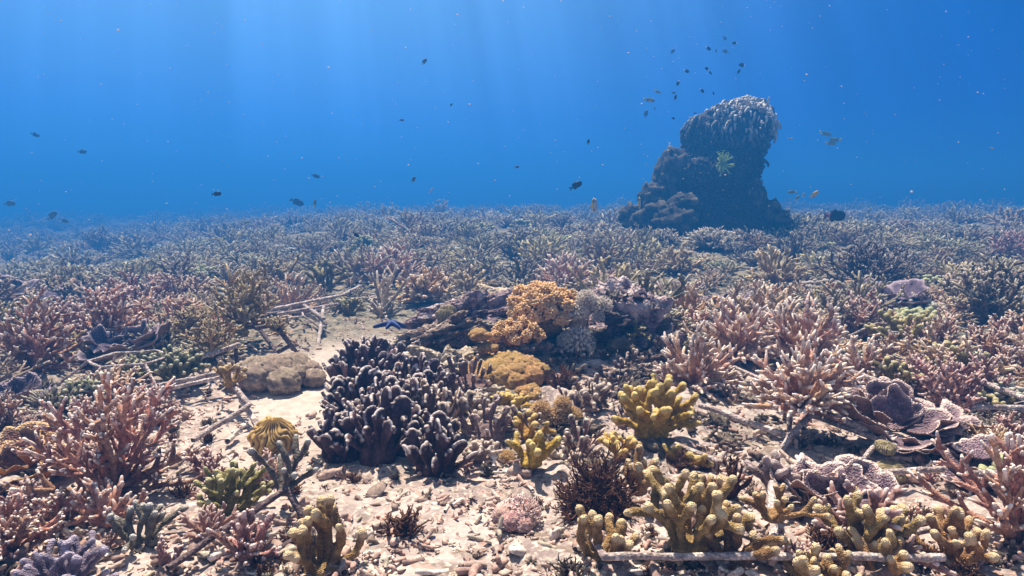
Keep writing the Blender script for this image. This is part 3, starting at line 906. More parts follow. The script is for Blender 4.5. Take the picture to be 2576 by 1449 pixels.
rocks = [
 # px, py(center), Y, rx, ry, rz(px), tilt, mat, label
 (1570, 868, 3.60, 124, 90, 122, .1, 'rock_purple', 'large dark purple reef boulder on the right side of the mound'),
 (1180, 800, 3.75, 120, 60, 48, -.25, 'rock_purple', 'long dark ledge of dead reef rock leaning over the mound'),
 (1090, 850, 3.45, 110, 50, 34, -.3, 'rock', 'low slab of dead coral sloping down beside the blue starfish'),
 (1270, 765, 3.95, 95, 60, 36, -.05, 'rock_pale', 'pale knobbly reef rock on the back rim left of the orange soft coral'),
 (1360, 870, 3.55, 150, 60, 60, 0, 'rock', 'dark hollow rock behind the flat orange leather coral'),
 (1120, 930, 3.05, 90, 70, 50, 0, 'rock_pale', 'grey pitted rock beside the dark blade corals in the middle of the mound'),
 (1540, 1010, 2.92, 115, 50, 34, 0, 'rock_pale', 'flat pinkish rock slab behind the large yellow finger coral'),
 (1230, 990, 2.78, 90, 50, 32, .05, 'rock_pale', 'pale crusted rock just below the flat orange leather coral'),
 (1200, 1110, 2.35, 70, 50, 40, 0, 'rock_pale', 'pale lumpy rock between the dark blade coral and the yellow finger coral'),
 (1640, 1120, 2.42, 70, 45, 42, 0, 'rock', 'dark crusted rock under the large yellow finger coral'),
 (1630, 925, 3.30, 50, 20, 30, -.5, 'rock_pale', 'pale pointed slab leaning at the right foot of the mound'),
 (1430, 1080, 2.5, 80, 60, 30, 0, 'rock_pale', 'low pale rock under the orange pompom polyps'),
 (2140, 1075, 2.75, 150, 60, 26, .06, 'rock', 'flat dark slab lying under the purple plate coral on the right'),
 (1340, 1130, 2.33, 60, 50, 26, 0, 'rock', 'small dark rock that carries the left yellow finger coral'),
 (560, 1120, 2.35, 40, 18, 12, .1, 'rock_pale', 'flat sandy dead coral slab near the gold ridged coral'),
]
rocks += [
 (1470, 925, 3.30, 70, 40, 42, 0, 'rock', 'dark hollow rock at the left foot of the large boulder'),
 (1655, 900, 3.35, 62, 40, 48, 0, 'rock', 'dark rock at the right foot of the large boulder'),
 (1560, 945, 3.15, 80, 40, 26, 0, 'rock', 'low dark rock in the shade below the large boulder'),
 (1300, 905, 3.20, 90, 50, 40, 0, 'rock', 'dark rock between the two orange bushy soft corals and the flat leather coral'),
 (1060, 1010, 2.72, 60, 40, 40, 0, 'rock', 'dark rock filling the gap inside the blade corals'),
 (1290, 1060, 2.52, 70, 45, 26, 0, 'rock_pale', 'pale flat rock above the left golden finger corals'),
 (1500, 1120, 2.40, 50, 40, 24, 0, 'rock', 'small dark rock behind the large brown seaweed'),
 (1240, 1190, 2.16, 55, 40, 26, 0, 'rock', 'dark rock between the blade column and the brown pompoms'),
]
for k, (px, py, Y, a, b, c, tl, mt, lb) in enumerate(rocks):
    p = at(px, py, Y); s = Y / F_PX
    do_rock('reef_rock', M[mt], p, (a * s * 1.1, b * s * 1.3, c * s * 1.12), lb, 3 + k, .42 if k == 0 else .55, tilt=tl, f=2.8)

# dark blade corals
blades = [
 (915, 990, 95, 150, 95, 1.0, 'dense dark purple blade coral thicket at the upper left of the mound'),
 (985, 1130, 125, 160, 105, 1.15, 'large near black blade coral with pale rims at the front of the mound'),
 (1080, 1120, 82, 165, 70, 1.0, 'brownish blade coral just right of the large near black one'),
 (868, 1160, 70, 100, 64, .9, 'low dark blade coral spilling onto the sand at the left foot of the mound'),
 (1100, 1200, 62, 110, 40, 1.1, 'dark blade coral column nearest to the open sand'),
 (1000, 960, 70, 90, 40, .8, 'grey violet blade coral between the thicket and the pitted rock'),
 (915, 1075, 95, 130, 80, 1.0, 'dark blade coral in the middle of the mass above the low left one'),
 (1040, 1035, 85, 120, 60, 1.0, 'dark blade coral behind the large near black one with pale rims'),
]
for k, (px, py, w_, h_, n, wm, lb) in enumerate(blades):
    p = on(px, py - 12)
    do_blades('blade_coral', M['blade_rose' if k in (2,) else 'blade'], p - np.array([0, 0, .01]), sz(w_, p), sz(h_, p) * .82, lb, 40 + k, n, wm, 'dark blade corals on the mound')
for k, (px, py, w_, lb) in enumerate([(955, 1165, 60, 'large rounded dark paddles with pale rims at the very front of the mound'), (1055, 1085, 60, 'brown black rounded paddles in the upper middle of the blade mass')]):
    p = on(px, py - 12)
    do_blades('blade_coral', M['blade'], p + np.array([0, -.02, .01]), sz(w_, p), sz(100, p), lb, 340 + k, 22, 1.45, 'dark blade corals on the mound')
p = at(1180, 985, 2.78)
do_blades('blade_coral', M['blade_rose'], p, sz(75, p), sz(62, p), 'row of slim mauve blades rising beside the flat orange leather coral', 60, 30, .62, 'dark blade corals on the mound')
p = at(1225, 1110, 2.3)
do_blades('blade_coral', M['fing_mauve'], p, sz(55, p), sz(70, p), 'small pinkish brown knobbed coral right of the large dark blade coral', 61, 24, .7)

# orange soft corals
p = at(1345, 845, 3.45)
do_treesoft('tree_soft_coral', M['tree_soft'], at(1368, 835, 3.36), sz(88, p), sz(125, p), 'tall orange bushy soft coral on the crest of the mound', 3, 34)
do_treesoft('tree_soft_coral', M['tree_soft'], at(1300, 872, 3.16), sz(62, p), sz(62, p), 'smaller orange bushy soft coral at the foot of the tall one', 4, 18)
p = at(1275, 955, 2.95)
do_lumps('leather_coral', M['leather'], p, sz(112, p), sz(78, p), 'broad flat orange leather coral in the middle of the mound', 5, 26, .26, .14, 12)
for (px, py, r_, lb) in [(1205, 855, 30, 'small round orange leather coral under the overhanging ledge'), (1225, 885, 26, 'small orange leather coral touching the round one from below'),
                         (1305, 985, 30, 'little yellow leather knobs at the lower edge of the broad orange leather coral')]:
    p = at(px, py, 3.0)
    do_lumps('leather_coral', M['leather'], p, sz(r_, p), sz(r_, p), lb, px, 9, .48, .10, 9)
p = on(705, 965)
do_lumps('leather_coral', M['leather_br'], p, sz(120, p), sz(80, p), 'brown grey leather coral mound on the sand under the metal frame', 6, 15, .30, .13, 12)
# grey pompoms
for k, (px, py, r_, lb) in enumerate([(1475, 752, 24, 'cream capped pompom soft coral at the top of the boulder'), (1450, 785, 30, 'grey pompom soft coral beside the tall orange soft coral'),
                         (1515, 770, 26, 'grey brown pompom soft coral under the pale knob of the boulder'), (1505, 800, 17, 'smallest grey pompom soft coral, in the dark hollow of the boulder'),
                         (1455, 862, 42, 'largest grey pompom soft coral at the foot of the boulder'), (1425, 858, 24, 'brownish pompom soft coral left of the largest grey one')]):
    do_xenia('pompom_soft_coral', M['xenia'], at(px, py, 3.28), r_ / F_PX * 3.28, lb, 70 + k, 150, group='grey pompom soft corals')
for k, (px, py, r_, lb) in enumerate([(1360, 1030, 26, 'round orange pompom polyp ball, left end of its row'), (1395, 1050, 28, 'orange pompom polyp ball in the middle of its row'),
                         (1440, 1045, 24, 'orange pompom polyp ball, right end of its row'), (1415, 1015, 22, 'orange pompom polyp ball behind its row'),
                         (1380, 1100, 30, 'brownish orange pompom polyps below the row of orange balls'), (1290, 1190, 26, 'brown pompom polyps left of the yellow finger coral'),
                         (1275, 1150, 18, 'small brown pompom polyps on the pale lumpy rock')]):
    do_xenia('pompom_soft_coral', M['xenia_or'], at(px, py, 2.42 if py < 1150 else 2.15), r_ / F_PX * 2.4, lb, 90 + k, 130, group='orange pompom polyps')

# clutter of crusted dead coral lumps and stumps all over the mound
rgc = np.random.default_rng(31)
CH = []
for k in range(10):
    G = Geo()
    if k % 2:
        ball(G, (0, 0, 0), (1, .75, .5), 40, 24, lambda D: 1 + .75 * fbm(D, 2.6, 4, k * 5.1) - .3 * np.abs(vn(D, 7, k)), lambda D, q: sm(.3, .9, D[:, 2]) * sm(0, .4, vn(D, 6, k)) * .8)
    else:
        q0 = dict(sides=7, rings=6, bump=.16, nb=(2,), ratio=.5, lev=1, up=.1, wob=.5, ang=.8)
        for j in range(5): stag_branch(G, rgc, (0, 0, -.2), vec(j * 1.3 + k, rgc.uniform(.1, 1.1)), 1.0, .20, 1, q0, .25)
    CH.append(G)
CHM = {}
for k in range(235):
    a = rgc.uniform(0, 6.28); s_ = math.sqrt(rgc.random())
    x, y = .18 + .92 * s_ * math.cos(a), 2.98 + 1.05 * s_ * math.sin(a)
    if k >= 210: x, y = rgc.uniform(-.25, 1.25), rgc.uniform(1.35, 2.5)
    if x < -.35 and y < 2.5: continue
    mt = ['rock', 'rock_pale', 'rock_pale', 'rock', 'stag_mauve'][rgc.integers(5)]; j = int(rgc.integers(10)) if k < 210 or k % 4 == 0 else 2 * int(rgc.integers(5))
    if (j, mt) not in CHM: CHM[(j, mt)] = CH[j].mesh('dead_coral', M[mt])
    o = link('dead_coral', CHM[(j, mt)], None, (x, y, float(H(x, y)) + .008), rgc.uniform(0, 6.28), rgc.lognormal(math.log(.040 if k < 210 else .026), .35))
    o.rotation_euler = (rgc.normal(0, .3), rgc.normal(0, .3), rgc.uniform(0, 6.28))
    tag(o, ('forked stump' if j % 2 == 0 else 'crusted lump') + (' of dark dead coral' if mt == 'rock' else ' of pale dead coral' if mt == 'rock_pale' else ' of mauve dead coral') + (' on the central mound' if k < 210 else ' on the rubble in front of the mound'), 'dead coral', 'dead coral pieces on the mound')
for k in range(16):
    a = rgc.uniform(0, 6.28); s_ = math.sqrt(rgc.random())
    x, y = .22 + .80 * s_ * math.cos(a), 2.95 + .9 * s_ * math.sin(a)
    G, tips = blade_cluster(300 + k, .05, .05, 9, wmul=.5, lobes=False)
    tag(link('small_blade_coral', remesh('blade_coral', G, .0032, M['blade_rose'], tips, .012, .0006, 1, .9), None, (x, y, float(H(x, y)))), 'little tuft of white tipped knobs on the central mound', 'coral', 'little knob tufts on the mound')

for k, (px, py, Y, s_, mt) in enumerate([(1540, 752, 3.45, .075, 'rock_pale'), (1592, 752, 3.45, .08, 'rock_purple'), (1628, 785, 3.40, .075, 'rock_pale'), (1552, 805, 3.33, .07, 'rock_purple'), (1605, 832, 3.32, .075, 'fing_olive'),
     (1662, 812, 3.42, .07, 'rock_pale'), (1642, 868, 3.32, .07, 'rock_purple'), (1568, 868, 3.28, .065, 'rock_pale'), (1518, 898, 3.22, .06, 'rock'), (1692, 850, 3.42, .06, 'blade_rose'), (1672, 900, 3.32, .06, 'blade_rose'), (1505, 842, 3.30, .055, 'rock'), (1610, 905, 3.25, .06, 'fing_mauve')]):
    j = (3 * k) % 10
    if (j, mt) not in CHM: CHM[(j, mt)] = CH[j].mesh('dead_coral', M[mt])
    o = link('dead_coral', CHM[(j, mt)], None, at(px, py, Y), k * 1.3, s_)
    tag(o, 'crusted knob clinging to the large dark boulder of the mound', 'dead coral', 'knobs on the boulder')
for (px, py, r_, lb) in [(1330, 1000, 40, 'orange leather coral knobs in front of the broad flat one'), (1262, 1015, 34, 'peach leather coral knobs left of the orange ones'), (1160, 905, 30, 'small peach leather coral on the rocks behind the blade mass')]:
    p = on(px, py); do_lumps('leather_coral', M['leather'], p, sz(r_, p), sz(r_, p), lb, px, 12, .36, .12, 10)

# brown bushy seaweeds
for (px, py, w_, h_, n, lb) in [(1412, 985, 62, 90, 70, 'dark brown bushy seaweed right of the broad orange leather coral'),
                             (1500, 1295, 125, 225, 230, 'large dark brown bushy seaweed in front of the yellow finger coral'),
                             (1400, 1085, 50, 70, 26, 'thin brown seaweed sprigs around the orange pompoms')]:
    p = on(px, py)
    do_bush_algae('bushy_seaweed', M['algae'], p, sz(w_, p), sz(h_, p) * .92, lb, px, n)
p = on(1838, 1265)
q_ = dict(sides=6, rings=6, bump=.15, nb=(4, 2), ratio=.5, lev=2, up=.5, wob=.4, ang=.6, tipw=.4)
do_stag('branched_seaweed', M['algae'], p, sz(45, p), sz(105, p), 'dark brown forked seaweed standing right of the small finger coral on the bar', 33, 6, q_, sz(6, p), .7, 1.5, 'seaweed')
p = on(1300, 1320)
do_lumps('pink_polyp_coral', M['pink'], p, sz(54, p), sz(60, p), 'pink polyp covered lump on the rubble at the bottom middle', 21, 12, .46, .12, 12, 'coral', 'lobe')
p = on(1310, 1310); 
do_xenia('pompom_soft_coral', M['pink'], p + np.array([0, 0, .02]), sz(50, p), 'crown of pale pink polyp tips over the pink lump', 22, 170)

# =================================================================== HAND PLACED CORALS
NEARQ = dict(sides=8, rings=22, bump=.17, nb=(6, 2), ratio=.40, lev=2, up=.28, wob=.22)
MIDQ = dict(sides=7, rings=11, bump=.13, nb=(6, 2), ratio=.42, lev=2, up=.3, wob=.22)
S = [ # mat, px, py(base), halfwidth px, height px, lift, n, rpx, elmin, q, label
 ('stag_brown', 290, 1250, 225, 270, 0, 19, 12, -.02, dict(NEARQ, nb=(7, 2), ratio=.34), 'large brown staghorn coral with white tips in the left foreground'),
 ('stag_brown', 380, 1075, 75, 110, 0, 12, 7, .1, MIDQ, 'small dark brown staghorn coral tucked behind the large left staghorn'),
 ('stag_brown', 30, 1400, 130, 130, 0, 10, 11, .0, NEARQ, 'brown staghorn coral cut by the lower left corner'),
 ('stag_brown', 85, 940, 120, 180, 0, 16, 9, .02, MIDQ, 'brown staghorn coral with long arms at the left edge above the purple plates'),
 ('stag_brown', 270, 880, 130, 150, 0, 18, 8.5, .05, MIDQ, 'broad reddish brown staghorn coral behind the slate plate coral'),
 ('stag_brown', 15, 1080, 70, 80, 0, 10, 7, .1, MIDQ, 'dark staghorn coral at the left edge just above the orange plates'),
 ('stag_rose', 625, 1425, 85, 150, 0, 9, 13, .3, dict(NEARQ, bump=.26, nb=(4, 2), ratio=.34), 'rosy knobbly staghorn coral at the bottom edge left of the gold finger coral'),
 ('stag_rose', 415, 1449, 38, 100, 0, 3, 11, .7, dict(NEARQ, bump=.22), 'single rosy branch pair poking up between the bottom bar and the violet fingers'),
 ('stag_tan', 610, 835, 85, 150, .10, 16, 7, .05, MIDQ, 'tan staghorn coral growing high on the left metal frame'),
 ('stag_tan', 535, 880, 78, 85, .12, 14, 5.5, .0, MIDQ, 'spiky tan staghorn coral on the left metal frame in front of the taller tan one'),
 ('stag_tan', 480, 840, 60, 60, .1, 12, 5, .2, MIDQ, 'pale tan staghorn coral left of the spiky one on the frame'),
 ('stag_tan', 697, 838, 34, 42, .16, 16, 4, .0, dict(MIDQ, nb=(3,), lev=1), 'small round tan staghorn coral at the end of a frame bar above the sand'),
 ('stag_orange', 1068, 748, 78, 72, .06, 44, 6.5, -.1, None, 'orange staghorn coral behind the ledge of the mound'),
 ('stag_cream', 962, 795, 62, 120, 0, 5, 7, .9, dict(MIDQ, nb=(2, 1), up=.0, wob=.1), 'pale cream staghorn coral standing alone with a forked top'),
 ('stag_cream', 965, 800, 60, 26, 0, 8, 6.5, .05, dict(MIDQ, nb=(2,), lev=1), 'low cream antler of fallen staghorn beside the blue starfish'),
 ('stag_pink', 985, 708, 100, 92, 0, 70, 4.6, .25, None, 'large pinkish bushy staghorn coral behind the orange one'),
 ('stag_tan', 1180, 742, 65, 72, 0, 26, 5, .2, None, 'tan staghorn coral just behind the pale back rim of the mound'),
 ('stag_pink', 1420, 725, 100, 82, 0, 55, 5, .15, None, 'pinkish staghorn coral behind the tall orange soft coral'),
 ('stag_grey', 1290, 650, 80, 60, 0, 16, 4, .1, MIDQ, 'brown staghorn coral behind the yellow sponge'),
 ('spiky_pink', 1748, 965, 105, 135, .05, 48, 7.0, -.25, None, 'pale pink staghorn coral at the right foot of the mound'),
 ('spiky_pink', 1850, 890, 130, 120, .05, 56, 6.5, .1, None, 'wide pale pink staghorn coral on the right where two yellow fish hover'),
 ('spiky_pink', 2015, 895, 130, 140, .05, 56, 6.5, .1, None, 'pale pink staghorn coral right of the one with the yellow fish'),
 ('spiky_pink', 2015, 1020, 135, 165, .14, 54, 8, -.1, None, 'large pinkish staghorn coral held up by crusted bars on the right'),
 ('spiky_pink', 2165, 960, 95, 125, .02, 40, 7, .1, None, 'pinkish brown staghorn coral right of the large one on bars'),
 ('stag_rose', 2290, 990, 60, 90, 0, 10, 7.5, .3, dict(MIDQ, bump=.2), 'small rosy staghorn coral behind the purple plates on the right'),
 ('stag_rose', 2390, 1050, 80, 140, 0, 12, 9, .3, dict(MIDQ, rings=16, bump=.2), 'rosy upright staghorn coral right of the purple plates'),
 ('stag_brown', 2560, 1370, 250, 300, 0, 15, 14, .05, dict(NEARQ, nb=(5, 1), ratio=.28, wob=.15), 'big brown staghorn coral with long straight arms at the right edge'),
 ('stag_brown', 2500, 905, 110, 90, 0, 14, 7, .1, MIDQ, 'brown staghorn coral at the right edge above the olive fingers'),
 ('stag_grey', 2480, 820, 120, 150, 0, 20, 7.5, .1, MIDQ, 'tall grey brown staghorn coral at the right edge halfway up'),
 ('stag_dark', 2180, 730, 130, 95, 0, 26, 5, .1, MIDQ, 'dark staghorn coral with white tips right of the pinnacle foreground'),
 ('stag_brown', 2150, 850, 95, 105, 0, 16, 6.5, .1, MIDQ, 'reddish brown staghorn coral with white tips behind the olive finger coral'),
 ('stag_tan', 1950, 725, 82, 110, 0, 48, 5, .1, None, 'pale topped staghorn coral rising between two dark ones on the right'),
 ('stag_tan', 1700, 690, 80, 70, 0, 44, 4.2, .1, None, 'tan staghorn coral in the field below the pinnacle'),
 ('stag_pink', 2545, 950, 70, 70, 0, 12, 7, .1, MIDQ, 'pale pink staghorn coral cut by the right edge'),
 ('stag_rose', 2540, 660, 60, 80, 0, 14, 4.5, .1, MIDQ, 'rosy staghorn coral at the right edge near the horizon'),
 ('stag_brown', 420, 780, 60, 85, 0, 12, 5.5, .2, MIDQ, 'white tipped brown staghorn coral behind the bushy corals on the left'),
 ('stag_brown', 160, 830, 70, 70, 0, 12, 6, .2, MIDQ, 'low brown staghorn coral between the left edge and the reddish brown one'),
 ('stag_brown', 150, 1330, 95, 90, 0, 9, 10, .05, dict(NEARQ, nb=(4, 1)), 'low brown staghorn coral between the large left one and the violet fingers'),
 ('stag_brown', 230, 1085, 60, 90, 0, 10, 8.5, .1, MIDQ, 'brown staghorn coral squeezed between the orange plates and the large left one'),
 ('stag_rose', 2455, 1010, 85, 110, 0, 12, 8, .2, dict(MIDQ, bump=.18), 'rosy staghorn coral beside the olive finger coral at the right edge'),
 ('stag_pink', 2360, 900, 90, 100, 0, 14, 7, .1, MIDQ, 'pinkish staghorn coral above the two olive finger corals on the right'),
 ('stag_tan', 640, 770, 60, 85, .10, 14, 5, .1, MIDQ, 'tan staghorn coral at the back end of the left metal frame'),
 ('stag_brown', 330, 800, 80, 95, 0, 14, 6.5, .1, MIDQ, 'brown staghorn coral rising above the dense bushy coral'),
 ('stag_rose', 75, 1290, 75, 70, 0, 10, 9, .05, dict(MIDQ, rings=14), 'low rosy staghorn coral in front of the orange plates'),
 ('stag_rose', 520, 1200, 55, 60, 0, 8, 7.5, .05, dict(MIDQ, rings=12), 'small rosy staghorn coral on the sand right of the large left one'),
 ('stag_rose', 2540, 1140, 75, 80, 0, 12, 8, .05, MIDQ, 'low rosy staghorn coral cut by the right edge above the mauve plates'),
 ('stag_brown', 2290, 1330, 55, 50, 0, 8, 8, .05, MIDQ, 'low brown staghorn coral between two yellow finger corals at lower right'),
 ('stag_pink', 2330, 1000, 70, 70, 0, 14, 7, .1, MIDQ, 'low pinkish staghorn coral behind the curled pale plates'),
 ('stag_grey', 250, 640, 70, 48, 0, 14, 3.2, .1, dict(MIDQ, rings=6), 'spreading grey staghorn coral far back on the left'),
]
for k, (mt, px, py, hw, hh, lf, n, rp, em, q, lb) in enumerate(S):
    p = gp(px, py, lf)
    if q is None:
        do_spiky('staghorn_coral', M['stag_pink' if mt == 'spiky_pink' else mt], p, sz(hw, p), sz(hh, p), lb, 200 + k, n, sz(rp, p) * 1.3); continue
    do_stag('staghorn_coral', M[mt], p, sz(hw, p) * 1.06, sz(hh, p), lb, 200 + k, int(n * 1.25), q, sz(rp, p) * .84, em)

FG = [ # mat, px, py, halfw, height, lift, n, rpx, lev, label
 ('fing_grey', 355, 1375, 70, 100, 0, 12, 11, 1, 'pale grey finger coral at the foot of the large left staghorn'),
 ('fing_violet', 165, 1470, 95, 80, 0, 22, 12, 1, 'violet blunt finger coral at the bottom left edge'),
 ('fing_olive', 580, 1290, 80, 110, 0, 26, 9.5, 1, 'olive finger coral beside the lower left bar'),
 ('fing_grey', 715, 1235, 46, 110, .07, 6, 11, 1, 'grey finger coral with white tips on top of the slanting pole'),
 ('fing_yellow', 810, 1430, 105, 130, .0, 11, 16, 1, 'large golden finger coral at the bottom edge left of the open rubble'),
 ('fing_green', 345, 955, 52, 48, .02, 26, 5.5, 1, 'small lime green finger coral on the bars left of the sand'),
 ('fing_green', 440, 955, 60, 58, .05, 30, 6, 1, 'pale tipped finger coral on the bars right of the lime green one'),
 ('fing_green', 215, 1020, 55, 48, .03, 22, 6.5, 1, 'grey green finger coral under the left bars'),
 ('fing_yellow', 578, 965, 34, 48, .14, 6, 7, 1, 'short olive yellow finger coral at the bend of the left frame'),
 ('fing_gold', 1640, 1090, 95, 105, .05, 26, 13, 1, 'large golden yellow finger coral on the right of the mound'),
 ('fing_gold', 1715, 1180, 45, 60, 0, 6, 11, 1, 'golden finger coral drooping below the large golden one'),
 ('fing_gold', 1335, 1165, 62, 75, .04, 9, 12, 1, 'golden finger coral left of the big brown seaweed'),
 ('fing_gold', 1330, 1095, 50, 36, .04, 5, 10, 1, 'pale gold finger coral above its larger neighbour by the brown seaweed'),
 ('fing_yellow', 1605, 1235, 48, 80, .06, 8, 11, 1, 'small yellow finger coral on the end of a pale bar'),
 ('fing_yellow', 1510, 1415, 82, 130, .0, 9, 15, 1, 'yellow finger coral at the left end of the bottom bar'),
 ('fing_yellow', 1735, 1370, 120, 150, .03, 15, 16, 1, 'largest yellow finger coral in the middle of the bottom bar'),
 ('fing_yellow', 1840, 1420, 70, 120, .0, 9, 15, 1, 'yellow finger coral pressed against the right side of the largest one'),
 ('fing_yellow', 1785, 1270, 60, 70, .02, 8, 12, 1, 'yellow finger coral peeking out behind the largest one'),
 ('fing_yellow', 1945, 1300, 72, 70, .10, 7, 11, 1, 'yellow finger coral on top of the upright bar'),
 ('fing_mauve', 1945, 1235, 42, 80, .05, 7, 13, 1, 'greyish mauve finger coral behind the upright bar'),
 ('fing_yellow', 2170, 1390, 95, 120, .02, 12, 16, 1, 'yellow finger coral in front of the lower purple plates'),
 ('fing_yellow', 2210, 1449, 60, 90, .0, 8, 15, 1, 'yellow finger coral below its taller neighbour at the bottom edge right of the plates'),
 ('fing_yellow', 2400, 1420, 90, 110, .0, 12, 14, 1, 'yellow finger coral at the bottom under the big right staghorn'),
 ('fing_yellow', 2030, 1475, 70, 80, .0, 9, 15, 1, 'yellow finger coral cut by the bottom edge right of the upright bar'),
 ('fing_yellow', 2110, 1480, 40, 90, .0, 5, 13, 1, 'slim yellow finger coral cut by the bottom edge beside the wider one'),
 ('fing_olive', 2255, 975, 50, 55, .04, 6, 8.5, 1, 'olive finger coral with one long level arm above the purple plates'),
 ('fing_olive', 2430, 955, 75, 70, .03, 10, 10, 1, 'olive finger coral near the right edge by the bars'),
 ('fing_olive', 2280, 870, 70, 60, .03, 16, 8, 1, 'olive finger coral in the middle of the right field'),
 ('fing_olive', 2480, 1030, 45, 30, .0, 6, 9, 1, 'low olive finger coral on a bar by the right edge'),
 ('fing_olive', 880, 790, 34, 36, .02, 16, 4.5, 1, 'small olive finger coral on the sand behind the blade thicket'),
 ('fing_olive', 820, 730, 34, 60, .06, 16, 5, 1, 'dark knobbly finger coral on the frame above the sand'),
 ('fing_gold', 1303, 705, 16, 32, .0, 5, 4, 1, 'small bright yellow sponge like finger coral in the field behind the mound'),
 ('fing_cream', 1190, 1040, 45, 40, .0, 16, 8, 1, 'cream knobbly coral under the row of slim mauve blades'),
 ('fing_cream', 1245, 1085, 48, 42, .0, 16, 8, 1, 'cream knobbly coral above the small pinkish brown one'),
 ('fing_cream', 1215, 1160, 45, 45, .0, 14, 8, 1, 'cream knobbly coral right of the front dark paddles'),
 ('fing_gold', 1290, 1030, 42, 34, .0, 14, 8, 1, 'small gold knobbly coral left of the orange pompom row'),
 ('fing_cream', 1480, 1020, 50, 34, .0, 12, 8, 1, 'cream stubby coral behind the large golden finger coral'),
 ('fing_gold', 1560, 1150, 42, 46, .02, 10, 9, 1, 'golden finger coral rising behind the big brown seaweed'),
 ('fing_cream', 1420, 1180, 40, 34, .0, 12, 7, 1, 'cream stubby coral left of the big brown seaweed'),
 ('fing_mauve', 1680, 830, 50, 60, .0, 14, 7, 1, 'pale knobbly finger coral on the right shoulder of the boulder'),
]
for k, (mt, px, py, hw, hh, lf, n, rp, lev, lb) in enumerate(FG):
    p = gp(px, py, lf) if py < 1449 else gp(px, min(py, 1500), lf)
    do_finger('finger_coral', M[mt], p, sz(hw, p), sz(hh, p), lb, 400 + k, n, sz(rp, p) * .92, .1 if hh < hw else .35, (1, 2) if rp > 9 else (2, 3), lev=lev)

BS = [
 ('stag_grey', 355, 835, 85, 80, 110, 'dense brown bushy coral with upright fingers left of the frames'),
 ('stag_tan', 475, 810, 60, 72, 100, 'round tan bushy coral beside the dense brown one'),
 ('stag_grey', 395, 900, 60, 70, 80, 'brown bushy coral right of the slate plate coral'),
 ('stag_pink', 95, 1075, 62, 45, 80, 'pale tipped bushy coral above the orange plates'),
 ('stag_tan', 872, 688, 40, 48, 120, 'round tan bushy coral left of the large mauve staghorn'),
 ('stag_orange', 2490, 1150, 75, 85, 90, 'orange brown bushy coral between the purple plates and the right edge'),
 ('stag_grey', 1790, 625, 80, 48, 130, 'wide brown bushy coral right in front of the pinnacle'),
 ('stag_grey', 1670, 620, 50, 44, 90, 'smaller brown bushy coral at the left foot of the pinnacle'),
 ('leather_br', 560, 790, 50, 40, 120, 'flat grey bushy coral behind the tan staghorns'),
 ('stag_mauve', 2260, 600, 60, 45, 90, 'mauve bushy coral in the far right field'),
]
for k, (mt, px, py, hw, hh, n, lb) in enumerate(BS):
    p = gp(px, py)
    do_bushy('bushy_coral', M[mt], p, sz(hw, p), sz(hh, p), lb, 600 + k, n, sz(hw, p) * .062)

PL = [
 ('plate_or', 60, 1215, 135, 16, (.4, 1.25), 'orange brown plate coral at the left edge beside the large staghorn'),
 ('plate_blue', 320, 905, 95, 14, (.5, 1.3), 'slate purple plate coral with yellow edges behind the left fingers'),
 ('plate_blue', 50, 1010, 70, 8, (.2, 1.0), 'dark slate plate coral at the left edge'),
 ('plate', 2250, 1110, 150, 20, (.35, 1.2), 'large purple plate coral with pale rims on the right'),
 ('plate', 2370, 1110, 80, 9, (.5, 1.2), 'curled pale plates right of the large purple plate coral'),
 ('plate', 2090, 1300, 150, 18, (.4, 1.2), 'purple plate coral behind the lower yellow finger corals'),
 ('plate', 2010, 1215, 40, 4, (.9, 1.3), 'three small pale plates standing above the lower purple plate coral'),
 ('plate', 2470, 1210, 115, 9, (.2, .9), 'mauve plate coral behind the big right staghorn'),
 ('plate_blue', 1830, 800, 70, 18, (.2, 1.0), 'slate plate coral behind the pale pink staghorns'),
 ('plate_blue', 2250, 790, 85, 22, (.3, 1.1), 'wide slate plate coral in the middle of the right field'),
 ('plate_or', 2130, 745, 50, 5, (.6, 1.2), 'small ochre plates behind the wide slate plate coral'),
 ('plate_blue', 60, 790, 90, 10, (.3, 1.1), 'dark slate plate coral far up the left edge'),
 ('plate_blue', 1690, 860, 40, 6, (.7, 1.3), 'thin upright pale plates on the right side of the boulder'),
]
for k, (mt, px, py, hw, n, tl, lb) in enumerate(PL):
    p = gp(px, py)
    do_plates('plate_coral', M[mt], p, sz(hw, p), lb, 700 + k, n, tl)

# ridged gold coral, olive fan coral, small round coral
def ridged(name, loc, Rr, label, seed, flat=1.0, kf=9, mat='ridge'):
    G = Geo()
    def disp(D):
        az = np.arctan2(D[:, 1], D[:, 0]); wv = np.sin(kf * az + 4.6 * vn(D, 2.4, seed) + 1.5 * D[:, 2])
        return 1 + .13 * np.abs(wv) ** .6 - .05 + .14 * fbm(D, 1.8, 3, seed + 30)
    ball(G, (0, 0, 0), (Rr, Rr, Rr * flat), 150, 50, disp, lambda D, k: sm(.97, 1.08, k - .14 * fbm(D, 1.8, 3, seed + 30)) * .9)
    v, f4, f3, t = G.arr(); v = v @ rotm((1, .3, 0), .35).T
    return tag(link(name, mk_mesh('ridged_coral', v, f4, f3, t, M[mat]), None, loc), label, 'coral')
p = on(690, 1135); ridged('ridged_coral', p + np.array([0, 0, sz(30, p)]), sz(58, p), 'round golden coral with winding ridges on the sand', 1, .95, 9)
p = on(2235, 1215)
ridged('ridged_coral', p + np.array([0, 0, sz(26, p)]), sz(36, p), 'olive fan of fine ridges hanging on the level bar at right', 2, .8, 16, 'ridge_olive')
ridged('ridged_coral', p + np.array([0, 0.03, sz(85, p)]), sz(24, p), 'small frilly olive ridged coral above the fan on the level bar', 3, .6, 12, 'ridge_olive')
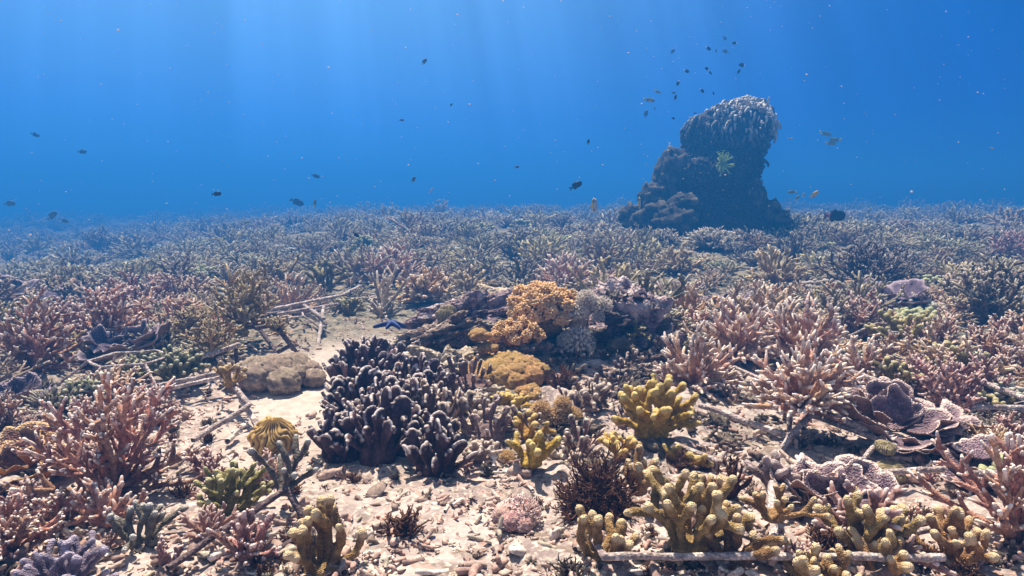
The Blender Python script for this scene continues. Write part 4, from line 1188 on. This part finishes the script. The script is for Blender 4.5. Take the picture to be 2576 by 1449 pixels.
p = at(1240, 722, 4.2); do_rock('round_coral', M['rock'], p, (sz(22, p), sz(22, p), sz(18, p)), 'round purple coral ball on the back rim of the mound', 77, .08, cat='coral')
p = at(1125, 795, 3.5); ridged('ridged_coral', p, sz(26, p), 'small green honeycombed coral in the hollow of the dark ledge', 8, 1.0, 14, 'ridge_olive')

# blue sea star draped on the rock
p = at(985, 822, 3.30); G = Geo(); rg = np.random.default_rng(3)
for a, L_ in ((.5, .07), (1.9, .045), (3.55, .085), (4.6, .05), (5.6, .06)):
    P, _ = curve(rg, (0, 0, 0), vec(a, -.15), L_, 4, -.3, .1); tube(G, P, [.017, .015, .013, .012, .010], 10, 0, flat=.7, fd=(0, 0, 1))
tag(link('sea_star', remesh('sea_star', G, .003, M['bluestar']), None, p + np.array([0, 0, .02])), 'bright blue sea star draped over rock behind the blade thicket', 'sea star')

rgn = np.random.default_rng(55)
q0 = dict(sides=6, rings=7, bump=.15, nb=(4,), ratio=.4, lev=1, up=.3, wob=.25)
q1 = dict(sides=4, rings=3, bump=0, nb=(3,), ratio=.5, lev=1, up=.3, wob=.5)
SMALL = {}
def mgeo(gs):
    G = Geo()
    for g in gs: G.merge(g)
    return G
SMALL['staghorn_coral'] = [mgeo(staghorn(1200 + j, 1.0, .8, 11, q0, .085)) for j in range(4)]
def tuft(j):
    G = Geo()
    for k in range(34): stag_branch(G, rgn, (rgn.uniform(-.3, .3), rgn.uniform(-.3, .3), 0), vec(k * 2.4, rgn.uniform(.3, 1.4)), rgn.uniform(.5, 1), .05, 1, q1, .3)
    return G
SMALL['seaweed_tuft'] = [tuft(j) for j in range(4)]
SMALL['dead_coral'] = [CH[j] for j in (0, 2, 4, 6)]
SM_ = {}
for k in range(330):
    y = 1.35 + 1.75 * rgn.random(); x = rgn.uniform(-.84, .84) * y
    if ((x + .86) / .40) ** 2 + ((y - 3.2) / 1.0) ** 2 < 1: continue
    if ((x + .12) / .42) ** 2 + ((y - 1.75) / .36) ** 2 < 1 and rgn.random() < .8: continue
    if (x + .38) ** 2 / .36 ** 2 + (y - 2.5) ** 2 / .5 ** 2 < 1: continue
    u = rgn.random()
    kd = 'seaweed_tuft' if u < .66 else ('staghorn_coral' if u < .84 and abs(x) > .35 * y else 'dead_coral')
    mt = {'seaweed_tuft': ['algae', 'algae', 'rock'], 'staghorn_coral': ['stag_brown', 'stag_pink', 'stag_rose'], 'dead_coral': ['rock_pale', 'rock', 'rock_purple']}[kd][rgn.integers(3)]
    j = int(rgn.integers(4))
    if (kd, j, mt) not in SM_: SM_[(kd, j, mt)] = SMALL[kd][j].mesh(kd, M[mt])
    sc = {'seaweed_tuft': .030, 'staghorn_coral': .065, 'dead_coral': .032}[kd] * rgn.lognormal(0, .35)
    o = link(kd, SM_[(kd, j, mt)], None, (x, y, float(H(x, y)) + .006), rgn.uniform(0, 6.28), sc)
    if kd == 'seaweed_tuft': tag(o, 'small dark brown seaweed tuft growing on the near rubble', 'seaweed', 'seaweed tufts on the rubble')
    elif kd == 'dead_coral': tag(o, 'forked stump of dead coral lying among the near corals', 'dead coral', 'dead coral stumps among near corals')
    else: tag(o, 'very small young staghorn coral on the near rubble', 'coral', 'young staghorns on the rubble')

# =================================================================== METAL FRAMES with crusted bars
def bar(parent, base, a, b, r, mat, seed):
    rg = np.random.default_rng(seed)
    n = max(6, int(np.linalg.norm(b - a) / .012))
    t = np.linspace(0, 1, n)[:, None]
    P = a * (1 - t) + b * t
    P = P + .0025 * np.stack([vn(P, 14, 1), vn(P, 14, 7), vn(P, 14, 13)], -1)
    rad = r * (1 + .16 * vn(P, 60, seed) + .12 * vn(P, 25, seed + 4))
    G = Geo(); tube(G, P - base, rad, 9, 0)
    link('bar', G.mesh('bar', mat), parent)
frames = [
 ('crusted metal frame in the lower left between olive and golden finger corals', [((420, 1430, .04), (722, 1228, .10), 9), ((722, 1228, .10), (790, 1350, .0), 9), ((640, 1410, .03), (785, 1335, .02), 7)], 'steel_dark'),
 ('metal frame with a long pale bar running from the large left staghorn to the sand', [((485, 1108, .04), (628, 1018, .09), 7), ((570, 930, .17), (668, 1110, .0), 8), ((628, 1018, .09), (560, 935, .16), 6)], 'steel'),
 ('low metal frame under the lime green finger coral', [((235, 1002, .05), (620, 925, .12), 5.5), ((250, 1018, .03), (560, 948, .10), 5), ((480, 905, .1), (600, 868, .16), 6), ((548, 900, .14), (585, 960, 0), 6)], 'steel'),
 ('metal frame standing over the brown leather coral', [((612, 925, .05), (735, 868, .10), 5.5), ((700, 828, .20), (762, 908, .0), 6), ((640, 825, .18), (710, 815, .19), 6), ((620, 780, .20), (690, 880, 0), 5), ((590, 860, .15), (600, 940, .0), 5)], 'steel_dark'),
 ('open metal frame above the sand behind the leather coral', [((650, 785, .16), (862, 742, .14), 4), ((765, 768, .14), (815, 802, .11), 4.5), ((815, 770, .15), (800, 868, .0), 4.5), ((850, 765, .14), (700, 790, .13), 3.5), ((735, 740, .16), (752, 800, .0), 4), ((862, 742, .14), (905, 720, .14), 4)], 'steel'),
 ('crusted metal frame that carries the large pinkish staghorn', [((1760, 1018, .08), (1985, 1098, .06), 7.5), ((1985, 1098, .06), (2075, 1010, .14), 8), ((1985, 1098, .06), (1950, 1165, .0), 9), ((1990, 1000, .15), (1985, 1098, .03), 7), ((2020, 1020, .14), (2180, 1080, .08), 8)], 'steel'),
 ('metal frame with a level pale bar behind the olive fan coral', [((2075, 1195, .07), (2370, 1182, .07), 8), ((1943, 1215, .10), (1948, 1402, .03), 11), ((2075, 1195, .07), (1943, 1240, .09), 7)], 'steel'),
 ('long level crusted bar of the frame along the bottom right', [((1520, 1398, .06), (2370, 1402, .06), 10), ((1640, 1240, .08), (1830, 1330, .06), 11), ((1830, 1330, .06), (2010, 1400, .05), 9), ((1480, 1340, .04), (1520, 1398, .06), 9)], 'steel'),
 ('crossed bars of a metal frame under the big purple plate coral', [((2040, 1045, .08), (2250, 1120, .06), 7), ((1700, 1118, .05), (1870, 1185, .06), 7), ((2230, 1090, .08), (2150, 1180, .02), 7)], 'steel'),
 ('metal frame bars between the lower yellow finger corals and the right edge', [((2420, 1192, .07), (2600, 1186, .07), 8), ((2120, 1365, .05), (2340, 1330, .06), 9), ((2340, 1330, .06), (2500, 1400, .04), 9)], 'steel'),
 ('thin metal frame between the pink staghorns and the right edge', [((2085, 915, .10), (2260, 975, .08), 6), ((2200, 900, .10), (2330, 935, .09), 5), ((2440, 950, .10), (2576, 1002, .08), 7), ((2450, 1025, .06), (2576, 1026, .06), 7), ((2300, 905, .1), (2380, 930, .08), 5)], 'steel'),
 ('pale bar of a frame left of the pinkish staghorn on the right', [((1740, 938, .08), (1850, 925, .08), 4.5), ((1850, 925, .08), (1930, 960, .05), 4.5)], 'steel'),
]
def pz(px, py, z):
    d = ray(px, py); k = (z - CAM_Z) / d[2]
    return np.array([d[0] * k, d[1] * k, z])
def pzg(px, py, lift): return gp(px, py, lift)
for k, (lb, bars, mt) in enumerate(frames):
    a0 = pzg(*bars[0][0]); base = np.array([a0[0], a0[1], float(H(a0[0], a0[1]))])
    o = root('metal_frame', lb, 'reef frame', base, 'crusted metal reef frames')
    for j, (a, b, r_) in enumerate(bars):
        A, B = pzg(*a), pzg(*b)
        bar(o, base, A, B, r_ * .5 / F_PX * (A[1] + B[1]) * .5 * 2.1, M[mt], k * 10 + j)

rgs = np.random.default_rng(8)
for k, (x, y) in enumerate([(-1.75, 3.0), (-2.3, 3.9), (-1.55, 4.4), (-2.9, 5.2), (-.35, 5.2), (-1.3, 5.6), (1.75, 3.1), (2.3, 3.9), (1.5, 4.4), (2.6, 5.3), (.6, 5.4), (3.3, 6.2)]):
    z0 = float(H(x, y)); base = np.array([x, y, z0])
    o = root('metal_frame', 'six legged metal frame hidden among corals ' + ('left of the sand patch' if x < -.2 else 'right of the mound'), 'reef frame', base, 'crusted metal reef frames')
    a0 = rgs.uniform(0, 1); hh = rgs.uniform(.09, .15)
    ring = [base + np.array([.17 * math.cos(a0 + j * PI / 3), .17 * math.sin(a0 + j * PI / 3), hh]) for j in range(6)]
    foot = [base + np.array([.36 * math.cos(a0 + j * PI / 3), .36 * math.sin(a0 + j * PI / 3), 0]) for j in range(6)]
    for j in range(6):
        bar(o, base, ring[j], ring[(j + 1) % 6], .0065, M['steel'], k * 20 + j)
        bar(o, base, ring[j], foot[j], .0065, M['steel'], k * 20 + j + 7)

# =================================================================== THE CORAL FIELD
rg = np.random.default_rng(77)
HAND = []
for row in S: p = gp(row[1], row[2], row[5]); HAND.append((p[0], p[1], sz(row[3], p)))
for row in FG: p = gp(row[1], min(row[2], 1500), row[5]); HAND.append((p[0], p[1], sz(row[3], p)))
for row in BS + PL: p = gp(row[1], row[2]); HAND.append((p[0], p[1], sz(row[3], p)))
PROTO = {'staghorn_coral': [], 'finger_coral': [], 'bushy_coral': [], 'plate_coral': []}
FIELDQ = dict(sides=6, rings=6, bump=.08, nb=(4, 2), ratio=.46, lev=2, up=.22, wob=.22, taper=.6)
FIELDQ1 = dict(FIELDQ, nb=(5,), lev=1)
def merge_list(gs):
    G = Geo()
    for g in gs: G.merge(g)
    return G
def protos_for(kind, lod):
    res = []
    for s in range(6 if kind == 'staghorn_coral' else 4):
        if kind == 'staghorn_coral':
            q = [FIELDQ, dict(FIELDQ, sides=5, rings=4, nb=(4, 1)), dict(FIELDQ1, sides=4, rings=3, nb=(3,), bump=0)][lod]
            hh = [.62, .8, .5, .7, .9, .6][s]; n_ = [13, 10, 9][lod] + 2 * (s % 3)
            G = merge_list(staghorn(900 + s * 7, 1.0, hh, n_, dict(q, ratio=.32 + .04 * (s % 3)), .05 if lod < 2 else .06, .05 + .1 * (s % 2)))
        elif kind == 'bushy_coral':
            G = bushy(950 + s, 1.0, .8, [75, 55, 36][lod], .05, [6, 5, 4][lod], [3, 2, 2][lod], 1 if lod < 2 else 0, 2)
        elif kind == 'finger_coral':
            G, _ = finger_geo(970 + s, 1.0, .8, [20, 14, 10][lod], .10, .1, (2, 3), [7, 5, 4][lod], 1)
        res.append(G)
    return res
LOD = {(k_, l): protos_for(k_, l) for k_ in ('staghorn_coral', 'finger_coral', 'bushy_coral') for l in (0, 1, 2)}

for k_, tp_ in (('stag_grey', (.72, .68, .54)), ('stag_tan', (.76, .68, .48)), ('stag_brown', (.84, .70, .58)), ('stag_mauve', (.62, .55, .48)), ('stag_dark', (.56, .52, .44)), ('stag_pink', (.90, .80, .68)),
                ('fing_olive', (.46, .48, .28)), ('fing_green', (.54, .60, .40)), ('fing_grey', (.52, .54, .46)), ('fing_mauve', (.50, .44, .38))):
    b_ = {'stag_grey': (.23, .19, .12), 'stag_tan': (.36, .28, .14), 'stag_brown': (.36, .21, .14), 'stag_mauve': (.25, .19, .15), 'stag_dark': (.12, .10, .075), 'stag_pink': (.46, .32, .21),
          'fing_olive': (.17, .16, .06), 'fing_green': (.20, .23, .12), 'fing_grey': (.18, .17, .13), 'fing_mauve': (.25, .18, .15)}[k_]
    M['f_' + k_] = coral_mat('field_' + k_, tuple(1.25 * c for c in b_), tp_, None, 200, .4, .8, .004)

def world_ok(x, y):
    px, py = proj(x, y, float(H(x, y)))
    if y < 1.6: return False
    if -.05 < 0 and (x + .10) ** 2 / 1.05 ** 2 + (y - 3.0) ** 2 / 1.35 ** 2 < 1: return False       # the mound
    if ((x + 1.0) / .62) ** 2 + ((y - 3.1) / 1.25) ** 2 < 1: return False                             # sand
    if ((x + .95) / .95) ** 2 + ((y - 4.5) / .8) ** 2 < 1: return False                              # sand behind
    if y < 3.0 and -.57 * y < x < .69 * y: return False
    if y < 2.6 and x < 0: return False
    for hx, hy, hr in HAND:
        if hy - 2.6 * hr < y < hy + .8 * hr and abs(x - hx * y / hy) < hr * .75: return False
    if ((x - 3.1) / 1.25) ** 2 + ((y - 10.6) / 1.0) ** 2 < 1: return False                            # pinnacle foot
    return True
pts = []
def scatter(n, ymin, ymax, rmin):
    cell = {}
    for q in range(n):
        y = math.sqrt(rg.uniform(ymin ** 2, ymax ** 2)); x = rg.uniform(-.92, .92) * (y + .3)
        c = (int(x / rmin), int(y / rmin))
        if any((c[0] + a, c[1] + b) in cell for a in (-1, 0, 1) for b in (-1, 0, 1) if (a == 0 or b == 0)) : continue
        if not world_ok(x, y): continue
        cell[c] = 1; pts.append((x, y))
scatter(12000, 1.5, 5.2, .145)
scatter(24000, 5.2, 11, .18)
scatter(20000, 11, 30, .31)
scatter(6000, 30, 58, .95)
pts.sort(key=lambda q: q[1])
kinds = {}
MATS = {'staghorn_coral': ['stag_grey', 'stag_tan', 'stag_brown', 'stag_tan', 'stag_mauve', 'stag_dark', 'stag_pink', 'stag_brown', 'stag_grey'],
        'finger_coral': ['fing_olive', 'fing_grey', 'fing_grey', 'fing_mauve', 'fing_olive'],
        'bushy_coral': ['stag_grey', 'stag_tan', 'stag_mauve', 'stag_dark']}
WORD = {'stag_grey': 'grey brown', 'stag_brown': 'reddish brown', 'stag_tan': 'tan', 'stag_mauve': 'mauve', 'stag_dark': 'dark', 'stag_pink': 'pale pink',
        'fing_olive': 'olive', 'fing_green': 'pale green', 'fing_grey': 'grey', 'fing_mauve': 'mauve'}
BC = {'stag_grey': ((.22, .18, .12), (.62, .60, .46)), 'stag_brown': ((.27, .18, .11), (.66, .60, .46)), 'stag_tan': ((.32, .26, .13), (.66, .62, .42)),
      'stag_mauve': ((.24, .19, .16), (.56, .52, .42)), 'stag_dark': ((.13, .10, .08), (.52, .48, .42)), 'stag_pink': ((.36, .28, .20), (.76, .72, .58)),
      'fing_olive': ((.17, .16, .06), (.52, .52, .32)), 'fing_green': ((.22, .25, .13), (.62, .66, .46)), 'fing_grey': ((.20, .18, .14), (.62, .60, .54)), 'fing_mauve': ((.26, .19, .18), (.6, .5, .48))}
MESH = {}
def get_mesh(kind, lod, s, mt):
    key = (kind, lod, s, mt)
    if key not in MESH: MESH[key] = LOD[(kind, lod)][s].mesh(kind, M['f_' + mt])
    return MESH[key]
FAR = Geo(); FARC = []
count = {'staghorn_coral': 0, 'finger_coral': 0, 'bushy_coral': 0}
LIM = {'staghorn_coral': 265 - len(S), 'finger_coral': 250 - len(FG), 'bushy_coral': 200}
for (x, y) in pts:
    u = rg.random(); cl = vn(np.array([[x, y, 3.0]]), .8)[0]
    kind = 'staghorn_coral' if u < .70 + .3 * cl else ('finger_coral' if u < .90 else 'bushy_coral')
    mt = MATS[kind][int((vn(np.array([[x, y, 9.0]]), .55)[0] * .9 + .5 + rg.normal(0, .16)) * len(MATS[kind])) % len(MATS[kind])]
    base_s = {'staghorn_coral': .25, 'finger_coral': .10, 'bushy_coral': .17}[kind] * min(1.9, rg.lognormal(-.05, .38)) * (.72 if y < 3.2 else 1) * (1 + .35 * float(sm(7, 16, y)))
    z = float(H(x, y)) + rg.uniform(-.01, .03)
    base_s *= 1 + .9 * float(sm(28, 36, y))
    lod = 0 if y < 6.5 else (1 if y < 10.5 else 2)
    P_ = LOD[(kind, lod)]; s = int(rg.integers(len(P_)))
    hs = rg.uniform(.55, 1.0); rz = rg.uniform(0, 6.28)
    if count[kind] < LIM[kind] and abs(x) < .80 * y + .2:
        count[kind] += 1
        o = link(kind, get_mesh(kind, lod, s, mt), None, (x, y, z), rz)
        o.scale = (base_s, base_s, base_s * hs)
        o.rotation_euler = (rg.normal(0, .12), rg.normal(0, .12), rz)
        side = 'on the left' if x / y < -.28 else ('on the right' if x / y > .28 else 'behind the mound')
        dep = 'in the near part of the reef field' if y < 5.5 else ('in the middle of the reef field' if y < 8 else 'in the farther reef field')
        nm = {'staghorn_coral': 'staghorn', 'finger_coral': 'finger', 'bushy_coral': 'bushy'}[kind]
        tag(o, f'{WORD[mt]} {nm} coral {dep} {side}', 'coral', f'{nm} corals of the reef field')
    else:
        Mx = rotm((0, 0, 1), rz) @ np.diag([base_s, base_s, base_s * hs])
        v, f4, f3, t = P_[s].arr()
        FAR.add(v @ Mx.T + np.array([x, y, z]), f4, f3, None)
        a, b = BC[mt]; j = rg.uniform(.85, 1.4)
        b = np.array(b) * np.array([.9, .95, .9]); FARC.append((np.array(a) * (1 - t[:, None]) + np.array(b) * t[:, None]) * j)
v, f4, f3, t = FAR.arr()
o = link('coral_thicket', mk_mesh('coral_thicket', v, f4, f3, None, M['colfar'], True, np.concatenate(FARC)))
o['kind'] = 'stuff'; o['label'] = 'unbroken thicket of far corals fading into blue water'
print('FIELD', len(pts), count, len(v))

# =================================================================== FISH
def fish_mesh(name, body, tail, L=1.0, hgt=.42, wid=.16, pat=None, tailh=.30, disc=False):
    G = Geo(); n, sd_ = 15, 12
    t = np.linspace(0, 1, n)
    prof = (np.sin(PI * np.clip(t, 0, 1) ** (.72)) ** .75) * (1 - .55 * sm(.7, 1, t)) + .10 * sm(.75, 1, t) + .02
    hs = hgt * .5 * prof; ws = wid * .5 * prof
    th = np.arange(sd_) * 2 * PI / sd_
    X = (.5 - t * .80)[:, None] * np.ones(sd_); Y_ = ws[:, None] * np.cos(th); Z = hs[:, None] * np.sin(th)
    v = np.stack([X, Y_, Z], -1).reshape(-1, 3)
    i = np.arange(n - 1)[:, None] * sd_; j = np.arange(sd_)[None, :]; j2 = (j + 1) % sd_
    f4 = np.stack([i + j, i + j2, i + sd_ + j2, i + sd_ + j], -1).reshape(-1, 4)
    v = np.vstack([v, [.51, 0, 0]]); f3 = np.stack([np.full(sd_, n * sd_), (np.arange(sd_) + 1) % sd_, np.arange(sd_)], -1)
    G.add(v, f4, f3, np.zeros(len(v)))
    def fin(poly, tval):
        k = len(poly); a = np.array([[p_[0], .006, p_[1]] for p_ in poly]); b = a * np.array([1, -1, 1])
        c0 = np.array([[a[:, 0].mean(), .010, a[:, 2].mean()], [a[:, 0].mean(), -.010, a[:, 2].mean()]])
        vv = np.vstack([a, b, c0]); idx = np.arange(k); nx = (idx + 1) % k
        G.add(vv, np.stack([idx, idx + k, nx + k, nx], -1), np.vstack([np.stack([idx, nx, np.full(k, 2 * k)], -1), np.stack([nx + k, idx + k, np.full(k, 2 * k + 1)], -1)]), tval)
    fin([(-.27, .03), (-.50, tailh * .5), (-.44, 0), (-.50, -tailh * .5), (-.27, -.03)], 1)
    fin([(.22, hgt * .42), (.02, hgt * .62), (-.22, hgt * .40), (-.24, hgt * .16), (0, hgt * .30)], 0)
    fin([(.05, -hgt * .42), (-.12, -hgt * .60), (-.24, -hgt * .30), (-.2, -hgt * .14)], 0)
    v, f4, f3, t = G.arr()
    c = np.array(body)[None, :] * (1 - t[:, None]) + np.array(tail)[None, :] * t[:, None]
    if pat is not None: c = pat(v, c)
    return mk_mesh(name, v * L, f4, f3, None, M['fish'], True, c)
DK = (.02, .025, .035)
def bfly(v, c):
    c = np.tile(np.array([.55, .56, .60]), (len(v), 1))
    r_ = np.sqrt((v[:, 0] / .5) ** 2 + (v[:, 2] / .46) ** 2)
    c[(v[:, 0] < .02) & (r_ > .45)] = (.03, .03, .04)
    c[(v[:, 0] < -.12)] = (.75, .55, .03)
    c[r_ > .93] = (.75, .55, .03)
    return c
FM = {
 'dark': fish_mesh('fish', DK, (.03, .03, .04)),
 'white': fish_mesh('fish', DK, (.9, .9, .9), hgt=.5),
 'grey': fish_mesh('fish', (.10, .12, .13), (.14, .16, .17), hgt=.46),
 'big': fish_mesh('fish', (.012, .014, .03), (.05, .03, .03), hgt=.42, pat=lambda v, c: np.where(((v[:, 0] < -.22) & (v[:, 0] > -.30))[:, None], (.5, .16, .04), c)),
 'yellow': fish_mesh('fish', (.70, .50, .03), (.7, .5, .05), hgt=.36),
 'olive': fish_mesh('fish', (.22, .26, .12), (.5, .5, .1), hgt=.30, wid=.13),
 'silver': fish_mesh('fish', (.5, .55, .6), (.5, .5, .5), hgt=.22, wid=.10),
 'bfly': fish_mesh('fish', (.5, .5, .5), (.75, .55, .03), hgt=.86, wid=.12, pat=bfly, tailh=.24),
}
def zA(X, Y): return (2400 + X * 560 / 2135) / 1.4907, (100 + Y * 380 / 1449) / 1.4907
def zL(X, Y): return (X * 1300 / 2576) / 1.4907, (400 + Y * 500 / 991) / 1.4907
def zR(X, Y): return (2900 + X * 940 / 2576) / 1.4907, (450 + Y * 400 / 1096) / 1.4907
fishes = []
for (c, kind, s, rx, rz, lb) in [
    ((975, 310), 'white', 15, -.5, 0, 'dark fish with a white tail, highest but one of those above the pinnacle'),
    ((1355, 235), 'white', 13, 0, 3.1, 'dark fish with a white tail, topmost of those above the pinnacle'),
    ((1460, 548), 'white', 17, .1, 3.1, 'dark white tailed fish farthest to the right in the school above the pinnacle'),
    ((665, 635), 'white', 14, -.3, 0, 'dark white tailed fish left of the pair in the school'),
    ((960, 605), 'white', 13, .6, 3.1, 'dark white tailed fish, upper one of a touching pair'),
    ((1008, 662), 'dark', 11, .8, 3.1, 'small dark fish, lower one of a touching pair'),
    ((545, 805), 'white', 14, -1.2, 3.1, 'dark fish with a white tail swimming straight down'),
    ((885, 915), 'white', 14, -.6, 0, 'dark white tailed fish just above the pinnacle crown'),
    ((1050, 950), 'dark', 9, -1.2, 0, 'tiny dark fish just above the pinnacle crown'),
    ((1410, 645), 'dark', 14, 1.1, 0, 'slim dark fish swimming steeply at the right of the school'),
    ((1085, 345), 'grey', 15, 0, .8, 'grey fish in the middle of the top of the school'),
    ((1225, 355), 'grey', 18, .4, 3.1, 'grey fish right of the middle one in the school top'),
    ((1210, 160), 'grey', 14, -1.0, 0, 'faint grey fish above the whole school'),
    ((465, 355), 'grey', 16, .9, 0, 'faint grey fish left of the school top'),
    ((478, 945), 'grey', 12, 0, 0, 'pale grey fish at the left of the school, upper of two'),
    ((505, 1015), 'dark', 15, 1.3, 0, 'dark grey fish at the left of the school, lower of two'),
    ((250, 930), 'olive', 18, -.3, 0, 'olive fish at the far left of the school'),
    ((130, 1050), 'olive', 30, -.1, 0, 'striped yellowish fish low at the far left of the school'),
    ((210, 1170), 'grey', 14, .2, 1., 'faint grey fish below the striped yellowish one'),
    ((475, 1310), 'dark', 13, 0, .6, 'dark fish left of the pinnacle crown'),
    ((785, 1235), 'grey', 9, 0, 0, 'tiny brownish fish touching the slope of the pinnacle crown'),
    ((85, 1250), 'grey', 20, 1.4, 0, 'faint upright fish left of the pinnacle'),
    ((1825, 1075), 'silver', 28, 1.2, 0, 'silver slim fish right of the pinnacle crown')]:
    fishes.append((*zA(*c), kind, s, rx, rz, 8.4 if kind != 'grey' else 12, lb))
for (c, kind, s, rx, rz, Y, lb) in [
    ((260, 208), 'dark', 22, -.4, 0, 13, 'faint dark fish high up at the far left'),
    ((610, 335), 'dark', 22, 0, 0, 13, 'faint dark fish second from the left edge'),
    ((1608, 648), 'dark', 24, .1, .5, 6, 'dark stubby fish over the left reef field'),
    ((385, 810), 'grey', 30, .7, 0, 13, 'grey fish low over the horizon at the left'),
    ((2345, 515), 'dark', 21, -.3, 0, 13, 'small dark fish above the reef left of the middle'),
    ((2205, 708), 'dark', 36, -.4, 0, 13, 'faint long fish above the sand patch horizon'),
    ((2340, 718), 'olive', 20, 1.4, 0, 8, 'small upright olive fish beside the faint long one'),
    ((70, 720), 'grey', 28, .1, 0, 13, 'faint grey fish at the left edge'),
    ((480, 848), 'grey', 20, -.2, 0, 13, 'very faint fish just over the left horizon'),
    ((1830, 862), 'olive', 18, .3, 0, 9, 'greenish fish at the left horizon')]:
    fishes.append((*zL(*c), kind, s, rx, rz, Y, lb))
for (c, kind, s, rx, rz, Y, lb) in [
    ((630, 985), 'big', 62, 0, 0, 8.5, 'large black fish with an orange tail root right of the pinnacle'),
    ((195, 740), 'olive', 24, 0, 3.1, 9, 'brownish fish right of the pinnacle, leftmost of four'),
    ((245, 800), 'olive', 18, .7, 0, 9, 'small olive fish below the brownish one right of the pinnacle'),
    ((310, 775), 'yellow', 13, 1.4, 0, 9, 'tiny yellowish fish in the middle of four right of the pinnacle'),
    ((420, 765), 'yellow', 28, .6, 0, 9, 'yellow fish, rightmost of four right of the pinnacle'),
    ((535, 140), 'olive', 34, -.2, 0, 13, 'faint olive fish in open water right of the pinnacle, upper one'),
    ((640, 205), 'olive', 34, 0, 3.1, 13, 'faint yellow striped fish in open water, middle one'),
    ((590, 240), 'olive', 30, 0, 0, 13, 'faint yellow striped fish in open water, lowest one'),
    ((175, 187), 'silver', 16, 0, 0, 9, 'pale silvery fish right of the pinnacle crown'),
    ((2245, 290), 'silver', 18, 0, .4, 7, 'pale round speck of a fish near the right edge')]:
    fishes.append((*zR(*c), kind, s, rx, rz, Y, lb))
fishes += [
    (1448, 467, 'dark', 36, .5, 0, 7, 'dark grey fish left of the pinnacle above the butterflyfish'),
    (1494, 517, 'bfly', 34, .12, .95, 6.5, 'yellow black and white butterflyfish over the reef left of the pinnacle'),
    (1608, 511, 'bfly', 28, -.1, 1.15, 7.4, 'second butterflyfish touching the foot of the pinnacle'),
    (895, 590, 'dark', 20, -.6, 0, 6.5, 'dark fish hovering over the round tan bushy coral'),
    (1067, 155, 'grey', 18, .9, 0, 8, 'faint grey fish high in the middle of the water'),
    (1010, 302, 'grey', 12, 0, 0, 8, 'tiny faint fish under the high one in the middle'),
    (1135, 264, 'grey', 10, 1, 0, 8, 'tiny upright fish in the bright middle water'),
    (1480, 357, 'dark', 14, 1.4, 0, 7, 'small dark upright fish left of the pinnacle'),
    (1300, 420, 'grey', 12, .2, 0, 8, 'tiny faint fish in the middle above the horizon'),
    (1040, 452, 'grey', 16, 1.1, 0, 8, 'small grey fish above the middle reef'),
    (1084, 480, 'silver', 16, 1.0, 0, 6, 'pale greenish fish over the middle reef'),
    (1850, 790, 'yellow', 17, 1.2, 0, 3.6, 'bright yellow small fish, left one over the wide pink staghorn'),
    (1880, 799, 'yellow', 20, 1.2, 0.3, 3.5, 'bright yellow small fish, right one over the wide pink staghorn')]
for (px, py, kind, s, rx, rz, Y, lb) in fishes:
    p = at(px, py, Y); L = s / F_PX * Y * (1.0 if kind != 'bfly' else 1.1)
    o = link('fish' if kind != 'bfly' else 'butterflyfish', FM[kind], None, p, 0, L)
    o.rotation_euler = (0, -rx, rz + (R(8) if kind != 'bfly' else 0))
    tag(o, lb, 'fish', 'fish in the open water')

# drifting specks in the water
def snow():
    rg = np.random.default_rng(9); G = Geo()
    for k in range(520):
        Y = rg.uniform(1.3, 7) ; px = rg.uniform(-100, 2676); py = rg.uniform(-40, 620)
        p = at(px, py, Y)
        s = rg.uniform(.5, 1.0) * .0011 * (1 + .25 * Y) * (1.6 if rg.random() < .08 else 1)
        ball(G, p, (s * rg.uniform(1, 2.2), s, s * rg.uniform(.6, 1.1)), 6, 4)
    m = bpy.data.materials.new('drifting_specks'); m.use_nodes = True
    m.node_tree.nodes['Principled BSDF'].inputs['Base Color'].default_value = (.62, .60, .62, 1)
    o = link('drifting_specks', G.mesh('drifting_specks', m)); o['kind'] = 'stuff'; o['label'] = 'tiny pale specks drifting in the water'
snow()

# =================================================================== the water's own haze
def haze():
    G = Geo()
    x, y0, y1, z0, z1 = 57, -6, 70, -3.2, 3.9
    v = [(-x, y0, z0), (x, y0, z0), (x, y1, z0), (-x, y1, z0), (-x, y0, z1), (x, y0, z1), (x, y1, z1), (-x, y1, z1)]
    G.add(v, [(0, 3, 2, 1), (4, 5, 6, 7), (0, 1, 5, 4), (1, 2, 6, 5), (2, 3, 7, 6), (3, 0, 4, 7)])
    m = bpy.data.materials.new('water_haze'); m.use_nodes = True
    N = m.node_tree.nodes; N.remove(N['Principled BSDF'])
    pv = N.new('ShaderNodeVolumePrincipled')
    pv.inputs['Color'].default_value = (.030, .262, .82, 1)
    pv.inputs['Density'].default_value = .048
    pv.inputs['Anisotropy'].default_value = .38
    m.node_tree.links.new(pv.outputs[0], N['Material Output'].inputs['Volume'])
    o = link('haze', G.mesh('haze', m, False)); o['kind'] = 'stuff'; o['label'] = 'blue water haze'
haze()
